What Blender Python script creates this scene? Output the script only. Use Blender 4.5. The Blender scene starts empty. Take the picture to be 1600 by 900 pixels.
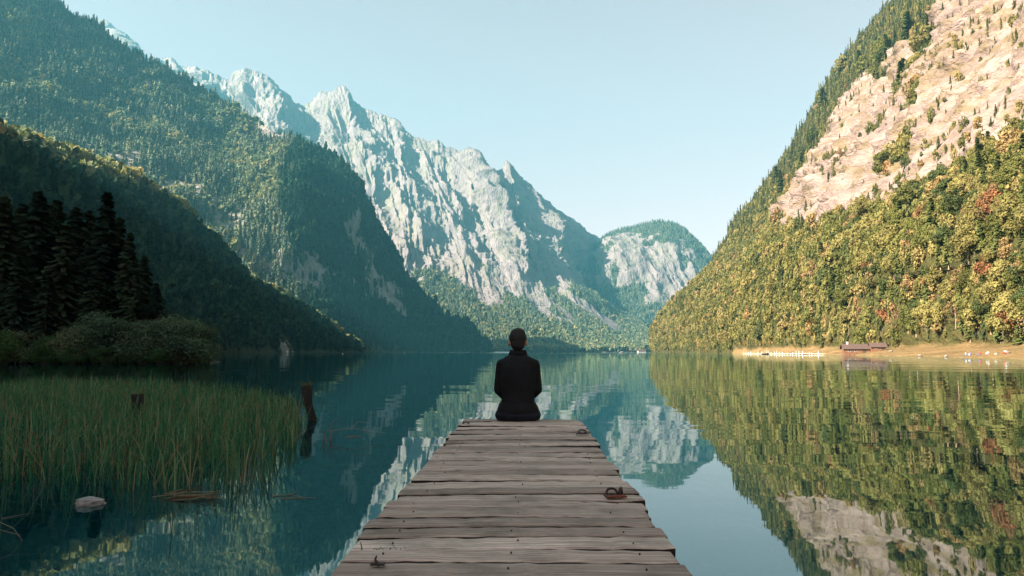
import bpy, bmesh, math, random
import numpy as np
from mathutils import Vector, Matrix

S = bpy.context.scene
COL = S.collection
R = math.radians

# ------------------------------------------------------------------ camera
FPX = 1244.4                       # focal length in pixels of a 1600-wide frame (28 mm)
CAMZ = 1.10
PITCH = math.atan(100.0 / FPX)     # horizon sits at y = 550 of 900
cam_d = bpy.data.cameras.new("camera"); cam_d.lens = 28.0; cam_d.sensor_width = 36.0
cam_d.clip_start = 0.05; cam_d.clip_end = 30000
cam = bpy.data.objects.new("camera", cam_d); COL.objects.link(cam)
cam.location = (0, 0, CAMZ); cam.rotation_euler = (math.pi / 2 + PITCH, 0, 0)
S.camera = cam

# ------------------------------------------------------------------ light
SUN_EL = R(31); SUN_AZ = R(243)    # azimuth clockwise from +Y: from the left, a little behind
sd = Vector((math.sin(SUN_AZ) * math.cos(SUN_EL), math.cos(SUN_AZ) * math.cos(SUN_EL), math.sin(SUN_EL)))
W = bpy.data.worlds.new("World"); S.world = W; W.use_nodes = True
wn, wl = W.node_tree.nodes, W.node_tree.links
wn.clear()
sky = wn.new("ShaderNodeTexSky"); sky.sky_type = 'NISHITA'; sky.sun_disc = False
sky.sun_elevation = SUN_EL; sky.sun_rotation = SUN_AZ
sky.air_density = 1.0; sky.dust_density = 2.0; sky.ozone_density = 1.0; sky.altitude = 600
hs = wn.new("ShaderNodeHueSaturation"); hs.inputs['Hue'].default_value = 0.475; hs.inputs['Saturation'].default_value = 0.5
bg = wn.new("ShaderNodeBackground"); bg.inputs[1].default_value = 0.05
wo = wn.new("ShaderNodeOutputWorld")
wl.new(sky.outputs[0], hs.inputs['Color']); wt = wn.new('ShaderNodeMix'); wt.data_type = 'RGBA'; wt.blend_type = 'MULTIPLY'; wt.inputs[0].default_value = 1; wt.inputs[7].default_value = (1.07, 0.765, 0.70, 1); wl.new(hs.outputs[0], wt.inputs[6]); wl.new(wt.outputs[2], bg.inputs[0]); wl.new(bg.outputs[0], wo.inputs[0])
sl = bpy.data.lights.new("sun", 'SUN'); sl.energy = 5.0; sl.angle = R(0.5); sl.color = (1.0, 0.86, 0.72)
so = bpy.data.objects.new("sun", sl); COL.objects.link(so)
so.rotation_euler = sd.to_track_quat('Z', 'Y').to_euler(); so.location = (-50, -20, 60)

vs = S.view_settings
vs.view_transform = 'Standard'; vs.look = 'None'; vs.gamma = 1; vs.use_curve_mapping = False
vs.exposure = 2.52
S.render.engine = 'CYCLES'
S.cycles.use_denoising = True
S.cycles.max_bounces = 6; S.cycles.diffuse_bounces = 2; S.cycles.glossy_bounces = 3
S.cycles.transmission_bounces = 3; S.cycles.transparent_max_bounces = 8; S.cycles.volume_bounces = 0
S.cycles.sample_clamp_indirect = 4.0; S.cycles.caustics_reflective = False; S.cycles.caustics_refractive = False

# ------------------------------------------------------------------ numeric helpers
cT, sT = math.cos(PITCH), math.sin(PITCH)

def P(px, py, Y):
    """world point whose picture position is px, py (1600 x 900) at depth Y"""
    a = (px - 800) / FPX; b = (450 - py) / FPX
    d = (a, cT - sT * b, sT + cT * b)
    k = Y / d[1]
    return (d[0] * k, Y, CAMZ + d[2] * k)

def proj(V):
    """world points (N,3) to picture px, py"""
    x = V[:, 0]; y = V[:, 1]; z = V[:, 2] - CAMZ
    f = np.maximum(y * cT + z * sT, 1e-3); u = -y * sT + z * cT
    return 800 + FPX * x / f, 450 - FPX * u / f

def _hash(ix, iy, iz, seed):
    h = (ix.astype(np.int64) * 374761393 + iy.astype(np.int64) * 668265263 + iz.astype(np.int64) * 1274126177 + seed * 974634777) & 0xFFFFFFFF
    h = ((h ^ (h >> 13)) * 1274126177) & 0xFFFFFFFF
    h = h ^ (h >> 16)
    return (h & 0xFFFF) / 32767.5 - 1.0

def noise(V, scale, seed=0):
    """smooth noise in -1..1 at points V (N,3), one feature per `scale` metres (scalar or 3)"""
    Q = V / np.asarray(scale, float)
    i = np.floor(Q); f = Q - i; u = f * f * f * (f * (f * 6 - 15) + 10)
    ix, iy, iz = i[:, 0], i[:, 1], i[:, 2]
    out = 0
    for dx in (0, 1):
        wx = u[:, 0] if dx else 1 - u[:, 0]
        for dy in (0, 1):
            wy = u[:, 1] if dy else 1 - u[:, 1]
            for dz in (0, 1):
                wz = u[:, 2] if dz else 1 - u[:, 2]
                out = out + wx * wy * wz * _hash(ix + dx, iy + dy, iz + dz, seed)
    return out

def fbm(V, scale, octv=4, seed=0, gain=0.5, ridged=False):
    out = 0; a = 1.0; s = np.asarray(scale, float)
    for o in range(octv):
        n = noise(V, s, seed + o * 17)
        if ridged: n = 1 - 2 * np.abs(n)
        out = out + a * n; a *= gain; s = s / 2.03
    return out

def poly_mask(px, py, poly):
    inside = np.zeros(px.shape, bool); n = len(poly)
    for k in range(n):
        x0, y0 = poly[k]; x1, y1 = poly[(k + 1) % n]
        c = (y0 > py) != (y1 > py)
        with np.errstate(divide='ignore', invalid='ignore'):
            xi = (x1 - x0) * (py - y0) / (y1 - y0 + 1e-12) + x0
        inside ^= c & (px < xi)
    return inside

def catmull(A, n, axis):
    """Catmull-Rom resample of array A along axis to n samples"""
    A = np.moveaxis(A, axis, 0); m = A.shape[0]
    t = np.linspace(0, m - 1, n); i = np.minimum(t.astype(int), m - 2); f = (t - i).reshape((-1,) + (1,) * (A.ndim - 1))
    p1 = A[i]; p2 = A[i + 1]
    p0 = np.where((i > 0).reshape(f.shape), A[np.maximum(i - 1, 0)], 2 * p1 - p2)
    p3 = np.where((i < m - 2).reshape(f.shape), A[np.minimum(i + 2, m - 1)], 2 * p2 - p1)
    out = 0.5 * (2 * p1 + (p2 - p0) * f + (2 * p0 - 5 * p1 + 4 * p2 - p3) * f ** 2 + (3 * p1 - p0 - 3 * p2 + p3) * f ** 3)
    return np.moveaxis(out, 0, axis)

def grid_normals(G):
    du = np.gradient(G, axis=0); dv = np.gradient(G, axis=1)
    n = np.cross(du, dv); n /= np.linalg.norm(n, axis=2, keepdims=True) + 1e-9
    return n

def sstep(a, b, x):
    t = np.clip((x - a) / (b - a), 0, 1); return t * t * (3 - 2 * t)

# ------------------------------------------------------------------ object helpers
def tag(o, label=None, cat=None, group=None, kind=None):
    if label: o["label"] = label
    if cat: o["category"] = cat
    if group: o["group"] = group
    if kind: o["kind"] = kind
    return o

def raw_mesh(name, V, F, mats, smooth=False, attrs=None, fmat=None):
    me = bpy.data.meshes.new(name)
    V = np.asarray(V, np.float32).reshape(-1, 3)
    if isinstance(F, np.ndarray):
        k = F.shape[1]
        me.vertices.add(len(V)); me.vertices.foreach_set("co", V.ravel())
        me.loops.add(F.size); me.loops.foreach_set("vertex_index", F.astype(np.int32).ravel())
        me.polygons.add(len(F)); me.polygons.foreach_set("loop_start", np.arange(0, F.size, k, dtype=np.int32))
        me.update(calc_edges=True)
    else:
        me.from_pydata([tuple(v) for v in V], [], [tuple(f) for f in F]); me.update()
    for m in (mats if isinstance(mats, (list, tuple)) else [mats]): me.materials.append(m)
    if smooth: me.polygons.foreach_set("use_smooth", np.ones(len(me.polygons), bool))
    if fmat is not None: me.polygons.foreach_set("material_index", np.asarray(fmat, np.int32))
    for k, a in (attrs or {}).items():
        at = me.attributes.new(k, 'FLOAT', 'POINT'); at.data.foreach_set("value", np.asarray(a, np.float32).ravel())
    return me

def link(name, me, parent=None, loc=None, rz=None):
    o = bpy.data.objects.new(name, me); COL.objects.link(o)
    if parent is not None: o.parent = parent
    if loc is not None: o.location = loc
    if rz is not None: o.rotation_euler = (0, 0, rz)
    return o

def empty(name, loc, rz=0):
    o = bpy.data.objects.new(name, None); COL.objects.link(o)
    o.location = loc; o.rotation_euler = (0, 0, rz); o.empty_display_size = 0.2
    return o

class MB:
    """collects boxes, tubes and prisms into one mesh"""
    def __init__(s): s.v = []; s.f = []
    def add(s, V, F):
        b = len(s.v); s.v += [tuple(v) for v in V]; s.f += [tuple(i + b for i in f) for f in F]; return s
    def box(s, x0, x1, y0, y1, z0, z1, M=None):
        V = [Vector(c) for c in ((x0, y0, z0), (x1, y0, z0), (x1, y1, z0), (x0, y1, z0), (x0, y0, z1), (x1, y0, z1), (x1, y1, z1), (x0, y1, z1))]
        if M: V = [M @ v for v in V]
        return s.add(V, [(3, 2, 1, 0), (4, 5, 6, 7), (0, 1, 5, 4), (1, 2, 6, 5), (2, 3, 7, 6), (3, 0, 4, 7)])
    def tube(s, pts, rad, n=8, closed=False, caps=True):
        pts = [Vector(p) for p in pts]; m = len(pts)
        rad = rad if isinstance(rad, (list, tuple)) else [rad] * m
        V = []; up = Vector((0.31, 0.17, 0.93)).normalized(); prev = None
        for i, p in enumerate(pts):
            if closed: t = pts[(i + 1) % m] - pts[i - 1]
            else: t = pts[min(i + 1, m - 1)] - pts[max(i - 1, 0)]
            t.normalize()
            a = prev if prev is not None else (up if abs(t.dot(up)) < 0.95 else Vector((1, 0, 0)))
            x = (a - t * a.dot(t)).normalized(); prev = x; y = t.cross(x)
            for k in range(n):
                q = 2 * math.pi * k / n
                V.append(p + (x * math.cos(q) + y * math.sin(q)) * rad[i])
        F = []
        for i in range(m if closed else m - 1):
            j = (i + 1) % m
            for k in range(n):
                l = (k + 1) % n
                F.append((i * n + k, i * n + l, j * n + l, j * n + k))
        if caps and not closed:
            F.append(tuple(range(n - 1, -1, -1))); F.append(tuple((m - 1) * n + k for k in range(n)))
        return s.add(V, F)
    def build(s, name, mat, parent=None, smooth=False, loc=None):
        return link(name, raw_mesh(name, s.v, s.f, mat, smooth), parent, loc)

# ------------------------------------------------------------------ materials
def nodes(name):
    m = bpy.data.materials.new(name); m.use_nodes = True
    nt = m.node_tree; nt.nodes.clear()
    return m, nt

class NT:
    """small node builder"""
    def __init__(s, name):
        s.m, s.t = nodes(name); s.n = s.t.nodes; s.l = s.t.links
    def new(s, typ, ins=None, **kw):
        n = s.n.new(typ)
        for k, v in kw.items(): setattr(n, k, v)
        for k, v in (ins or {}).items():
            sock = n.inputs[k]
            if hasattr(v, "is_linked") or isinstance(v, bpy.types.NodeSocket): s.l.new(v, sock)
            else: sock.default_value = v
        return n
    def coord(s, kind="Object", scale=(1, 1, 1), rot=(0, 0, 0)):
        tc = s.new("ShaderNodeTexCoord")
        return s.new("ShaderNodeMapping", {0: tc.outputs[kind], 'Scale': scale, 'Rotation': rot}).outputs[0]
    def pos(s, scale=(1, 1, 1), rot=(0, 0, 0)):
        g = s.new("ShaderNodeNewGeometry")
        return s.new("ShaderNodeMapping", {0: g.outputs['Position'], 'Scale': scale, 'Rotation': rot}).outputs[0]
    def noise(s, vec, scale, detail=4, rough=0.55, dist=0):
        return s.new("ShaderNodeTexNoise", {'Vector': vec, 'Scale': scale, 'Detail': detail, 'Roughness': rough, 'Distortion': dist}).outputs[0]
    def ramp(s, fac, stops, interp='LINEAR'):
        r = s.new("ShaderNodeValToRGB", {0: fac}); cr = r.color_ramp; cr.interpolation = interp
        while len(cr.elements) < len(stops): cr.elements.new(0.5)
        for e, (p, c) in zip(cr.elements, stops):
            e.position = p; e.color = (c[0], c[1], c[2], 1) if hasattr(c, "__len__") else (c, c, c, 1)
        return r.outputs[0]
    def mix(s, fac, a, b, blend='MIX'):
        n = s.new("ShaderNodeMix", data_type='RGBA', blend_type=blend)
        for k, v in ((0, fac), (6, a), (7, b)):
            if isinstance(v, bpy.types.NodeSocket): s.l.new(v, n.inputs[k])
            else: n.inputs[k].default_value = v if k == 0 else (v[0], v[1], v[2], 1)
        return n.outputs[2]
    def math(s, op, a, b=0.0, clamp=False):
        n = s.new("ShaderNodeMath", operation=op, use_clamp=clamp)
        for k, v in ((0, a), (1, b)):
            if isinstance(v, bpy.types.NodeSocket): s.l.new(v, n.inputs[k])
            else: n.inputs[k].default_value = v
        return n.outputs[0]
    def attr(s, name):
        return s.new("ShaderNodeAttribute", attribute_name=name).outputs['Fac']
    def bump(s, h, strength=0.5, dist=0.1):
        return s.new("ShaderNodeBump", {'Height': h, 'Strength': strength, 'Distance': dist}).outputs[0]
    def principled(s, col, rough=0.8, bump=None, spec=0.3, **ins):
        p = s.new("ShaderNodeBsdfPrincipled")
        for k, v in (('Base Color', col), ('Roughness', rough), ('Specular IOR Level', spec), *ins.items()):
            if isinstance(v, bpy.types.NodeSocket): s.l.new(v, p.inputs[k])
            elif k == 'Base Color': p.inputs[k].default_value = (*v[:3], 1)
            else: p.inputs[k].default_value = v
        if bump is not None: s.l.new(bump, p.inputs['Normal'])
        return s.out(p.outputs[0])
    def out(s, sh, slot=0):
        o = s.new("ShaderNodeOutputMaterial"); s.l.new(sh, o.inputs[slot]); return s.m

def simple(name, col, rough=0.8, var=0.25, scale=8, bump=0.2, spec=0.3, metal=0.0):
    n = NT(name); c = n.coord()
    q = n.noise(c, scale, 5)
    lo = tuple(x * (1 - var) for x in col); hi = tuple(min(1, x * (1 + var)) for x in col)
    return n.principled(n.ramp(q, [(0.25, lo), (0.75, hi)]), rough, n.bump(q, bump, 0.02), spec, Metallic=metal)

def terrain_mat(name, soil_lo, soil_hi, rock_lo, rock_hi, unit, grass=(0.2, 0.17, 0.05), rock_dark=(0.15, 0.14, 0.13), streak=(1, 1, 0.35), rot=(0, 0, 0), meadow=(0.21, 0.145, 0.066), bump=1.0, grass_amt=0.5):
    """forest soil / bare rock by the attribute `rock`; `unit` = size in metres of the main rock features"""
    n = NT(name)
    p = n.pos(tuple(x / unit for x in streak), rot)
    a = n.noise(p, 1.0, 10, 0.62); b = n.noise(p, 4.3, 8, 0.65); big = n.noise(n.pos((0.3 / unit,) * 3), 1.0, 3)
    cr = n.new("ShaderNodeTexVoronoi", {'Vector': n.new("ShaderNodeMixRGB", {0: 0.35, 1: p, 2: n.new("ShaderNodeTexNoise", {'Vector': p, 'Scale': 1.5, 'Detail': 4}).outputs[1]}).outputs[0], 'Scale': 2.2}, feature='DISTANCE_TO_EDGE').outputs[0]
    rock = n.ramp(a, [(0.3, rock_lo), (0.62, rock_hi)])
    rock = n.mix(n.ramp(cr, [(0.0, 0.28), (0.035, 0.0)]), rock, rock_dark)
    rock = n.mix(n.ramp(b, [(0.56, 0.0), (0.72, 0.75)]), rock, tuple(0.55 * x + 0.45 * y for x, y in zip(rock_lo, rock_dark)))
    g = n.math('MULTIPLY', n.ramp(n.noise(p, 0.9, 9, 0.7, 0.6), [(0.5, 0.0), (0.6, 1.0)]), grass_amt)
    rock = n.mix(g, rock, grass)
    soil = n.ramp(b, [(0.3, soil_lo), (0.7, soil_hi)])
    r = n.attr("rock")
    f = n.math('ADD', r, n.math('MULTIPLY', n.math('SUBTRACT', b, 0.5), 0.9), True)
    f = n.ramp(f, [(0.42, 0.0), (0.56, 1.0)])
    rock = n.mix(n.math("MULTIPLY", n.attr("ledge"), n.ramp(b, [(0.4, 0.1), (0.6, 0.7)])), rock, grass)
    rock = n.mix(n.math("MULTIPLY", n.attr("crack"), n.ramp(a, [(0.35, 0.2), (0.6, 0.85)])), rock, tuple(x * 0.55 for x in rock_dark))
    col = n.mix(f, soil, rock)
    md = n.ramp(n.noise(n.pos((1, 1, 1)), 0.12, 6, 0.7), [(0.35, tuple(x * 0.8 for x in meadow)), (0.65, tuple(min(1, x * 1.25) for x in meadow))])
    col = n.mix(n.attr("meadow"), col, md)
    h = n.math('ADD', a, n.math('MULTIPLY', b, 0.35)); h = n.math('ADD', h, n.math('MULTIPLY', n.ramp(cr, [(0, 0.0), (0.08, 1.0)]), 0.06))
    return n.principled(col, 0.95, n.bump(h, bump, unit * 0.5), 0.1)

def leaf_mat(name, stops, trans=0.35, rnd="obj", jitter=0.35):
    """foliage: colour picked per tree by Object Info random, varied in clumps through the crown"""
    n = NT(name)
    oi = n.new("ShaderNodeObjectInfo")
    c = n.ramp(oi.outputs['Random'], stops)
    v = n.noise(n.pos((1, 1, 1)), 0.45, 3)
    c = n.mix(n.ramp(v, [(0.3, 0.0), (0.7, 1.0)]), n.mix(1.0, c, (1 - jitter,) * 3, 'MULTIPLY'), n.mix(1.0, c, (1 + jitter, 1 + jitter, 1 + jitter * 0.7), 'MULTIPLY'))
    d = n.new("ShaderNodeBsdfDiffuse", {0: c}).outputs[0]
    t = n.new("ShaderNodeBsdfTranslucent", {0: n.mix(1.0, c, (1.2, 1.15, 0.6), 'MULTIPLY')}).outputs[0]
    return n.out(n.new("ShaderNodeMixShader", {0: trans, 1: d, 2: t}).outputs[0])

# ================================================================== TERRAIN
TREES = {}                          # forest name -> list of point clouds

def make_terrain(name, G, mat, label, cat, rock, meadow=None, ledge=None, crack=None):
    nu, nv = G.shape[:2]
    idx = np.arange(nu * nv).reshape(nu, nv)
    F = np.stack([idx[:-1, :-1], idx[1:, :-1], idx[1:, 1:], idx[:-1, 1:]], -1).reshape(-1, 4)
    me = raw_mesh(name, G.reshape(-1, 3), F, mat, True, {"rock": rock, "meadow": meadow if meadow is not None else np.zeros(nu * nv), "ledge": ledge if ledge is not None else np.zeros(nu * nv), "crack": crack if crack is not None else np.zeros(nu * nv)})
    return tag(link(name, me), label, cat, kind="structure")

def scatter(G, prob, n, seed, margin=260):
    """n random points on grid surface G, with density prob (nu,nv) per square metre, dense only where the picture could see"""
    rng = np.random.default_rng(seed)
    A, B, C, D = G[:-1, :-1], G[1:, :-1], G[1:, 1:], G[:-1, 1:]
    area = 0.5 * np.linalg.norm(np.cross(C - A, D - B), axis=2)
    p = prob[:-1, :-1] * area
    ctr = ((A + B + C + D) / 4).reshape(-1, 3)
    px, py = proj(ctr)
    p = p.ravel() * ((px > -margin) & (px < 1600 + margin) & (py > -margin - 100))
    p = p / p.sum()
    k = rng.choice(len(p), n, p=p)
    i, j = np.unravel_index(k, A.shape[:2]); u = rng.random((n, 1)); v = rng.random((n, 1))
    return (A[i, j] * (1 - u) * (1 - v) + B[i, j] * u * (1 - v) + C[i, j] * u * v + D[i, j] * (1 - u) * v), i, j

def lofted(cols, nu, nv):
    """cols: columns of (px, py, Y) from foot to crest -> world grid (nu, nv, 3)"""
    A = np.array([[P(*q) for q in c] for c in cols], float)
    return catmull(catmull(A, nu, 0), nv, 1)

def add_back(G, steps, push, drop):
    """rows behind the crest so that the mountain is a body, not a sheet"""
    top = G[:, -1]; rows = [top + np.array([0, push * (k + 1) / steps, -drop * ((k + 1) / steps) ** 0.8]) for k in range(steps)]
    return np.concatenate([G, np.stack(rows, 1)], 1)

# ---------------------------------------------------------------- E: cliff mountain along the right shore
SHORE = [(30, 75), (60, 70), (120, 77), (190, 99), (300, 120), (480, 139), (700, 160), (900, 176), (1060, 186), (1110, 196), (1150, 225), (1200, 290), (1300, 430)]
def shore_x(Y):
    a = np.array(SHORE, float); return np.interp(Y, a[:, 0], a[:, 1])
sil = [(1006, 550), (1015, 520), (1030, 497), (1060, 471), (1090, 437), (1113, 407), (1130, 383), (1150, 354), (1170, 333), (1190, 303), (1210, 278), (1240, 229), (1270, 184), (1300, 135), (1330, 99), (1370, 55), (1400, 25), (1422, 4)]
sw = np.array([P(a, b, 1075) for a, b in sil])
prof_z = np.concatenate([[-8, 0], sw[1:, 2], [640, 760, 800]])
prof_x = np.concatenate([[-9, 0], sw[1:, 0] - 187.5, [sw[-1, 0] - 187.5 + 120, sw[-1, 0] - 187.5 + 330, sw[-1, 0] - 187.5 + 700]])
prof_x = np.maximum.accumulate(prof_x)
Yc = np.concatenate([np.linspace(-60, 30, 12)[:-1], np.geomspace(30, 1150, 560), np.linspace(1160, 1300, 14)])
Zc = np.concatenate([[-8, -3, -0.6], 760 * np.linspace(0, 1, 430) ** 1.4, [780, 800]])
YY, ZZ = np.meshgrid(Yc, Zc, indexing='ij')
shelf = np.interp(YY, [0, 150, 230, 300, 420, 560], [34, 30, 22, 13, 5, 0])
zz_s = 3.2                                    # the shelf is the meadow by the water
Zr = ZZ
prof = np.interp(Zr, prof_z, prof_x)
XX = np.interp(YY, [s[0] for s in SHORE], [s[1] for s in SHORE]) + prof + shelf * sstep(-0.3, zz_s, ZZ)
EG = np.stack([XX, YY, ZZ], -1).astype(float)
N0 = grid_normals(EG); N0 *= np.sign(N0[..., 2:3] + 1e-6)
V = EG.reshape(-1, 3)
epx, epy = proj(V)
rock_poly = [(1512, -5), (1800, -200), (2000, 100), (1720, 160), (1600, 210), (1560, 238), (1525, 265), (1480, 288), (1440, 303), (1400, 330), (1370, 352), (1330, 345), (1290, 360), (1262, 374), (1245, 352), (1215, 354), (1195, 347), (1225, 318), (1258, 284), (1284, 243), (1304, 210), (1334, 165), (1358, 130), (1394, 108), (1412, 74), (1440, 64), (1478, 50)]
veg = [[(1385, 278), (1408, 235), (1448, 200), (1432, 240), (1400, 280)], [(1402, 152), (1440, 108), (1470, 60), (1505, 42), (1482, 78), (1452, 110), (1422, 152)], [(1425, 170), (1452, 148), (1460, 165), (1436, 178)], [(1380, 120), (1400, 96), (1404, 118), (1388, 136)], [(1462, 200), (1478, 170), (1472, 200)]]
erock = np.zeros(len(V))
for k in range(7):                            # soft, ragged border between cliff and wood
    w1 = fbm(V, 75, 5, 5 + k * 40, 0.6) * 17; w2 = fbm(V, 75, 5, 300 + k * 40, 0.6) * 17
    e1 = poly_mask(epx + w1, epy + w2, rock_poly).astype(float)
    for pg in veg: e1[poly_mask(epx + w1 * 0.5, epy + w2 * 0.5, pg)] = 0.0
    erock += e1 / 7
erock[V[:, 2] < 30] = 0
emead = (1 - sstep(2.2, 4.5, V[:, 2] + fbm(V, 14, 3, 9) * 1.2)) * (shelf.ravel() > 1.5)
amp = np.clip(V[:, 1] / 400, 0.35, 1.3) * sstep(4, 40, V[:, 2])
d = fbm(V, 120, 3, 1) * 9 + fbm(V, 34, 4, 2, ridged=True) * 3.2 * (0.35 + erock)
st = (V[:, 2] * 0.9 + V[:, 1] * 0.42 + fbm(V, 70, 2, 3) * 14)      # bedding planes that climb towards the camera
stn = st + fbm(V, 40, 3, 6) * 6
saw = (stn / 23) % 1
eledge = sstep(0.74, 0.9, saw) * sstep(1.0, 0.93, saw) * sstep(-0.25, 0.3, fbm(V, 90, 3, 7)) * erock
eledge = np.maximum(eledge, 0.8 * sstep(0.25, 0.6, fbm(np.stack([V[:, 0], V[:, 1], st], -1), (60, 60, 12), 4, 8)) * erock)
ecrack = np.maximum(sstep(0.05, 0.0, np.abs(saw - 0.5)) * sstep(0.1, 0.45, fbm(V, 55, 3, 15)), sstep(0.045, 0.0, np.abs(fbm(np.stack([V[:, 0], V[:, 1] * 1.3, V[:, 2] * 0.8], -1), 38, 4, 16, 0.6))) * sstep(0.0, 0.4, fbm(V, 60, 3, 17))) * erock
d -= ecrack * 2.5
d += erock * (5.0 * (saw ** 2) + 2.2 * fbm(V, 14, 3, 10, ridged=True) + 1.3 * fbm(V, 5.5, 2, 13))
d += erock * (2.6 * (1 - np.abs(((st / 17) % 1) * 2 - 1)) + 1.2 * noise(np.stack([st, V[:, 1] * 0.06, V[:, 0] * 0.02], -1), (5.0, 1, 1), 4))
EG = (V + N0.reshape(-1, 3) * (d * amp)[:, None] * np.array([1, 1, 0.5])).reshape(EG.shape)
rock_warm = terrain_mat("cliff_rock_and_forest_soil", (0.035, 0.045, 0.012), (0.1, 0.085, 0.03), (0.13, 0.096, 0.082), (0.32, 0.25, 0.215), 15, grass=(0.15, 0.115, 0.035), rock_dark=(0.09, 0.065, 0.055), streak=(1, 0.75, 1.5), rot=(R(25), 0, 0), grass_amt=0.55)
make_terrain("cliff_mountain", EG, rock_warm, "steep sunlit mountainside of pale pinkish cliff and autumn forest above the lake", "mountain", erock, emead, eledge, ecrack)

# ---------------------------------------------------------------- B: forested mountain on the left
bcols = [
 [(-420, 552, 560), (-420, 380, 700), (-420, 190, 880), (-420, 0, 1150), (-420, -230, 1400)],
 [(-200, 552, 700), (-200, 365, 850), (-200, 180, 1000), (-200, 0, 1250), (-200, -190, 1450)],
 [(0, 551.5, 800), (0, 400, 900), (0, 250, 1050), (0, 100, 1350), (0, -75, 1550)],
 [(130, 551.4, 900), (130, 420, 1000), (132, 290, 1120), (138, 170, 1400), (150, 48, 1650)],
 [(260, 551.4, 1000), (255, 440, 1060), (255, 330, 1150), (262, 225, 1420), (270, 124, 1700)],
 [(350, 551.3, 1060), (340, 455, 1110), (335, 360, 1180), (350, 265, 1450), (368, 180, 1750)],
 [(440, 551.2, 1100), (425, 465, 1140), (405, 370, 1200), (412, 285, 1400), (432, 210, 1650)],
 [(545, 551.2, 1150), (505, 470, 1185), (478, 380, 1220), (462, 292, 1320), (478, 228, 1600)],
 [(640, 551, 1350), (592, 480, 1350), (548, 400, 1370), (505, 300, 1410), (512, 241, 1600)],
 [(770, 549.6, 1750), (700, 500, 1650), (634, 432, 1600), (580, 333, 1580), (538, 260, 1570)],
 [(740, 549, 2150), (660, 500, 2100), (590, 432, 2050), (540, 333, 2000), (505, 268, 1950)],
]
BG = lofted(bcols, 420, 260)
N0 = grid_normals(BG); N0 *= -np.sign(N0[..., 1:2] + 1e-9)
V = BG.reshape(-1, 3); bpx, bpy_ = proj(V)
brock = np.zeros(len(V))
wob = fbm(V, 90, 4, 12) * 9
for pg, a in (([(405, 222), (408, 190), (425, 180), (455, 183), (466, 215), (460, 224)], 0.9), ([(315, 330), (345, 305), (372, 318), (395, 350), (405, 385), (430, 430), (440, 470), (400, 440), (365, 400), (335, 362)], 0.72),
              ([(520, 305), (545, 300), (575, 350), (590, 395), (600, 440), (585, 450), (560, 400), (535, 350)], 0.85), ([(590, 430), (612, 450), (640, 492), (632, 505), (600, 470)], 0.85), ([(120, 225), (200, 235), (280, 248), (285, 258), (200, 250), (120, 235)], 0.7), ([(0, 18), (35, 18), (35, 28), (0, 26)], 0.6)):
    m = poly_mask(bpx + wob, bpy_ + np.roll(wob, 523), pg); brock[m] = np.maximum(brock[m], a)
vis = sstep(0, 40, V[:, 2])
brock = brock * (0.45 + 0.75 * sstep(-0.35, 0.45, fbm(V, (28, 60, 70), 4, 19, 0.6)))
brock = np.maximum(brock, 0.62 * sstep(0.5, 0.75, fbm(V, (110, 200, 60), 5, 14, 0.6)) * sstep(30, 90, V[:, 2]))
taper = np.ones(BG.shape[:2]); taper[-40:-1, :] *= 1.0
d = fbm(V, (150, 300, 150), 4, 21) * 16 + fbm(V, (60, 120, 90), 4, 22, ridged=True) * 6
BG = (V + N0.reshape(-1, 3) * (d * vis)[:, None]).reshape(BG.shape)
bp = poly_mask(bpx, bpy_, [(408, 224), (410, 188), (430, 180), (456, 184), (468, 222)])     # small rock knob on the shoulder
BG.reshape(-1, 3)[bp] += np.array([0, -26, 0]); brock[bp] = np.maximum(brock[bp], 0.85)
forest_cool = terrain_mat("forest_soil_and_grey_crag", (0.02, 0.035, 0.02), (0.06, 0.07, 0.03), (0.12, 0.115, 0.11), (0.26, 0.24, 0.22), 22, grass=(0.12, 0.13, 0.05), streak=(1, 1, 0.5), grass_amt=0.7)
nB = BG.shape[1]
BGb = add_back(BG, 8, 500, 620)
pad = lambda a, G0, G1: np.concatenate([a.reshape(G0.shape[:2]), np.zeros((G0.shape[0], G1.shape[1] - G0.shape[1]))], 1).ravel()
make_terrain("forest_mountain", BGb, forest_cool, "tall forested mountain with a shaded cliff face on the far left shore", "mountain", pad(brock, BG, BGb))

# ---------------------------------------------------------------- A: dark wooded spur in front of it
crest = [(-330, 120, 300), (-230, 150, 360), (-120, 200, 430), (0, 250, 500), (100, 264, 560), (180, 302, 620), (240, 347, 680), (300, 380, 740), (370, 432, 820), (430, 472, 900), (490, 512, 970), (540, 540, 1020), (566, 549, 1050)]
acols = []
for (a, b, Y) in crest:
    c = Vector(P(a, b, Y)); fx = -205 if Y < 950 else -205 + (Y - 950) * 0.12
    fx = min(fx, -170) if Y > 420 else -190
    f = Vector((fx, Y - 10, -2.0)); h = c.z
    m1 = f.lerp(c, 0.4); m1.z = h * 0.5 - 1; m2 = f.lerp(c, 0.8); m2.z = h * 0.88
    wv_ = min(max((310 - a) / 110, 0), 1)
    m1 = m1.lerp(Vector((f.lerp(c, 0.27).x, f.lerp(c, 0.27).y, h * 0.44)), wv_); m2 = m2.lerp(Vector((f.lerp(c, 0.56).x, f.lerp(c, 0.56).y, h * 0.84)), wv_)
    b1 = c + Vector((-60, 30, -h * 0.10)); b2 = c + Vector((-190, 90, -h * 0.55)); b3 = c + Vector((-330, 160, -h * 1.02))
    acols.append([f, m1, m2, c, b1, b2, b3])
AG = catmull(catmull(np.array([[tuple(q) for q in c] for c in acols], float), 260, 0), 150, 1)
N0 = grid_normals(AG); N0 *= np.sign(N0[..., 2:3] + 1e-9)
V = AG.reshape(-1, 3)
d = (fbm(V, 70, 4, 31) * 6 + fbm(V, 25, 3, 33, ridged=True) * 1.5) * sstep(0, 25, V[:, 2])
AG = (V + N0.reshape(-1, 3) * d[:, None]).reshape(AG.shape)
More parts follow.
